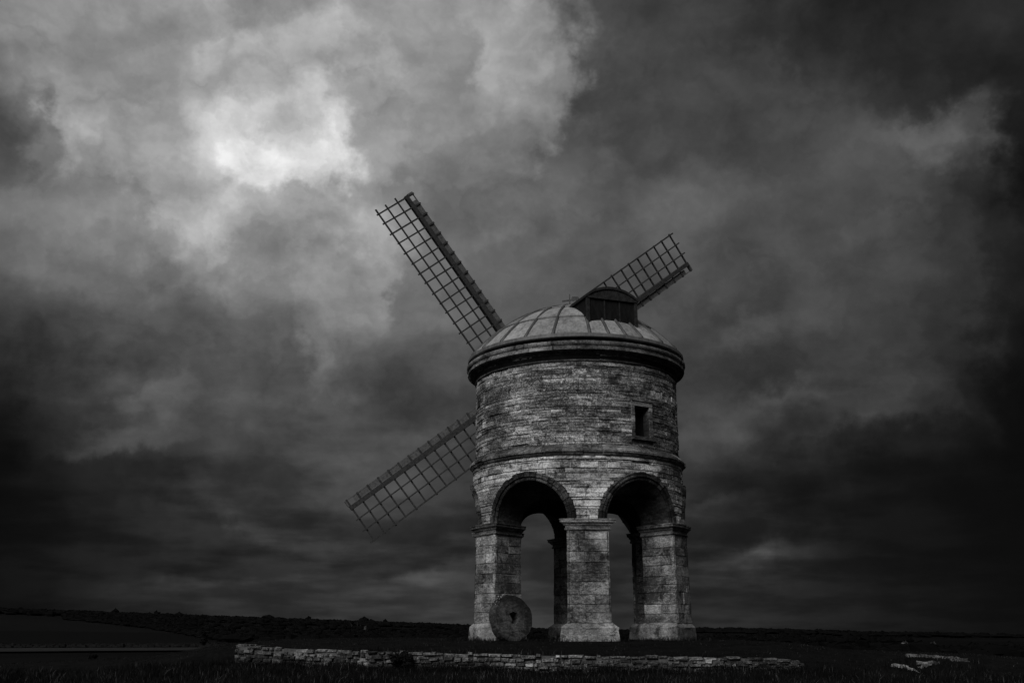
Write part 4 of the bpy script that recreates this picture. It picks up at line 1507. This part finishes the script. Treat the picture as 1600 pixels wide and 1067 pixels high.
# ------------------------------------------------------------------ grass
def build_grass(name, label, n, region, h0, h1, wd, seed, zfun=None, mat='straw', density=None):
    r = np.random.default_rng(seed)
    x0, x1, y0, y1 = region
    X = r.uniform(x0, x1, n); Y = r.uniform(y0, y1, n)
    if density is not None:
        k = r.random(n) < density(X, Y)
        X, Y = X[k], Y[k]
    n = len(X)
    Z = terrain(X, Y)
    inb = (X > 7.2) & (X < 10.4) & (Y > 20.6) & (Y < 24)
    if inb.any(): Z[inb] = np.maximum(Z[inb], BANK[0](X[inb], Y[inb]))
    Z = Z - .02
    clump = 0.55 + 0.45 * np.sin(X * 2.1 + 1.3 * np.sin(Y * 1.7)) * np.sin(Y * 2.7 + 1.1 * np.sin(X * 1.3))
    H = r.uniform(h0, h1, n) * (0.6 + 0.7 * clump)
    a = r.uniform(0, 2 * math.pi, n); lean = r.normal(0, .45, n) * H
    la = r.uniform(0, 2 * math.pi, n)
    ca, sa = np.cos(a) * wd, np.sin(a) * wd
    tx, ty = X + np.cos(la) * lean, Y + np.sin(la) * lean
    mx, my = X + np.cos(la) * lean * .35, Y + np.sin(la) * lean * .35
    V = np.zeros((n, 5, 3))
    V[:, 0] = np.stack([X - ca, Y - sa, Z], 1); V[:, 1] = np.stack([X + ca, Y + sa, Z], 1)
    V[:, 2] = np.stack([mx + ca * .7, my + sa * .7, Z + H * .6], 1); V[:, 3] = np.stack([mx - ca * .7, my - sa * .7, Z + H * .6], 1)
    V[:, 4] = np.stack([tx, ty, Z + H], 1)
    b = np.arange(n) * 5
    L = np.stack([b, b + 1, b + 2, b + 3, b + 3, b + 2, b + 4], 1).ravel()
    me = bpy.data.meshes.new(name)
    me.vertices.add(n * 5); me.vertices.foreach_set('co', V.ravel())
    me.loops.add(len(L)); me.loops.foreach_set('vertex_index', L)
    me.polygons.add(2 * n)
    ls = np.stack([np.arange(n) * 7, np.arange(n) * 7 + 4], 1).ravel()
    me.polygons.foreach_set('loop_start', ls)
    me.polygons.foreach_set('loop_total', np.tile([4, 3], n))
    me.update(); me.validate()
    tn = 0.6 + 0.8 * r.random(n) + np.where(r.random(n) < .05 * np.clip(clump * 2, 0, 2), r.uniform(3, 9, n), 0)
    at_ = me.attributes.new('tone', 'FLOAT', 'POINT')
    at_.data.foreach_set('value', np.repeat(tn, 5).astype(np.float32))
    me.materials.append(MAT[mat])
    o = bpy.data.objects.new(name, me)
    COL.objects.link(o)
    tag(o, label, 'grass', kind='stuff')
def front_density(X, Y):
    near_wall = (np.abs(X) < 7.2) & (Y > wall_y(np.clip(X, WALL_X0, WALL_X1)) - .06) & (Y < wall_y(np.clip(X, WALL_X0, WALL_X1)) + .45)
    return np.where(near_wall, 0.0, 1.0)
build_grass('grass', 'rough dark grass growing before and around the low wall', 90000, (-12, 12.5, 14.5, 23.6), .05, .16, .006, 41, density=front_density)
def foot_density(X, Y):
    wy = wall_y(np.clip(X, WALL_X0, WALL_X1))
    band = (Y < wy - .07) & (Y > wy - .55) & (X > WALL_X0 - .4) & (X < WALL_X1 + .6)
    patch = 0.5 + 0.5 * np.sin(X * 1.9 + 2.0 * np.sin(X * .7)) * np.sin(X * 4.3 + 1.0)
    return np.where(band, 0.15 + .85 * patch ** 2, 0.0)
build_grass('tall_grass', 'tall dark grass tufts along the foot of the low wall', 60000, (-6.9, 7.2, 22.0, 23.6), .10, .24, .006, 43, density=foot_density)
def crest_density(X, Y):
    wy = wall_y(np.clip(X, WALL_X0, WALL_X1))
    band = (Y > wy + .12) & (Y < wy + .50) & (X > WALL_X0) & (X < WALL_X1)
    patch = 0.5 + 0.5 * np.sin(X * 2.7 + 1.4) * np.sin(X * 1.1 + .4)
    return np.where(band, patch, 0.0)
build_grass('crest_grass', 'tufts of turf growing along the top of the low wall', 26000, (-6.4, 6.6, 22.7, 24.0), .04, .11, .006, 44, density=crest_density)
def plat_density(X, Y):
    d = np.hypot(X - AXX, Y - AXY)
    on = (Y > wall_y(np.clip(X, WALL_X0, WALL_X1)) + .42) | (X < WALL_X0) | (X > WALL_X1)
    return np.where(on & (d > 2.0), 1.0, 0.0)
def base_density(X, Y):
    d = np.hypot(X - AXX, Y - AXY)
    patch = 0.5 + 0.5 * np.sin(X * 3.1 + 1.0) * np.sin(Y * 2.3 + X)
    return np.where((d > 2.4) & (d < 4.1), patch, 0.0)
build_grass('foot_grass', 'uneven grass growing against the feet of the windmill piers and millstone', 26000, (AXX - 4.2, AXX + 4.2, AXY - 4.2, AXY + 4.2), .05, .16, .006, 45, density=base_density)
build_grass('turf', 'short dark turf on the platform round the windmill', 90000, (-15, 16, 22.9, 40), .02, .06, .006, 42, density=plat_density)
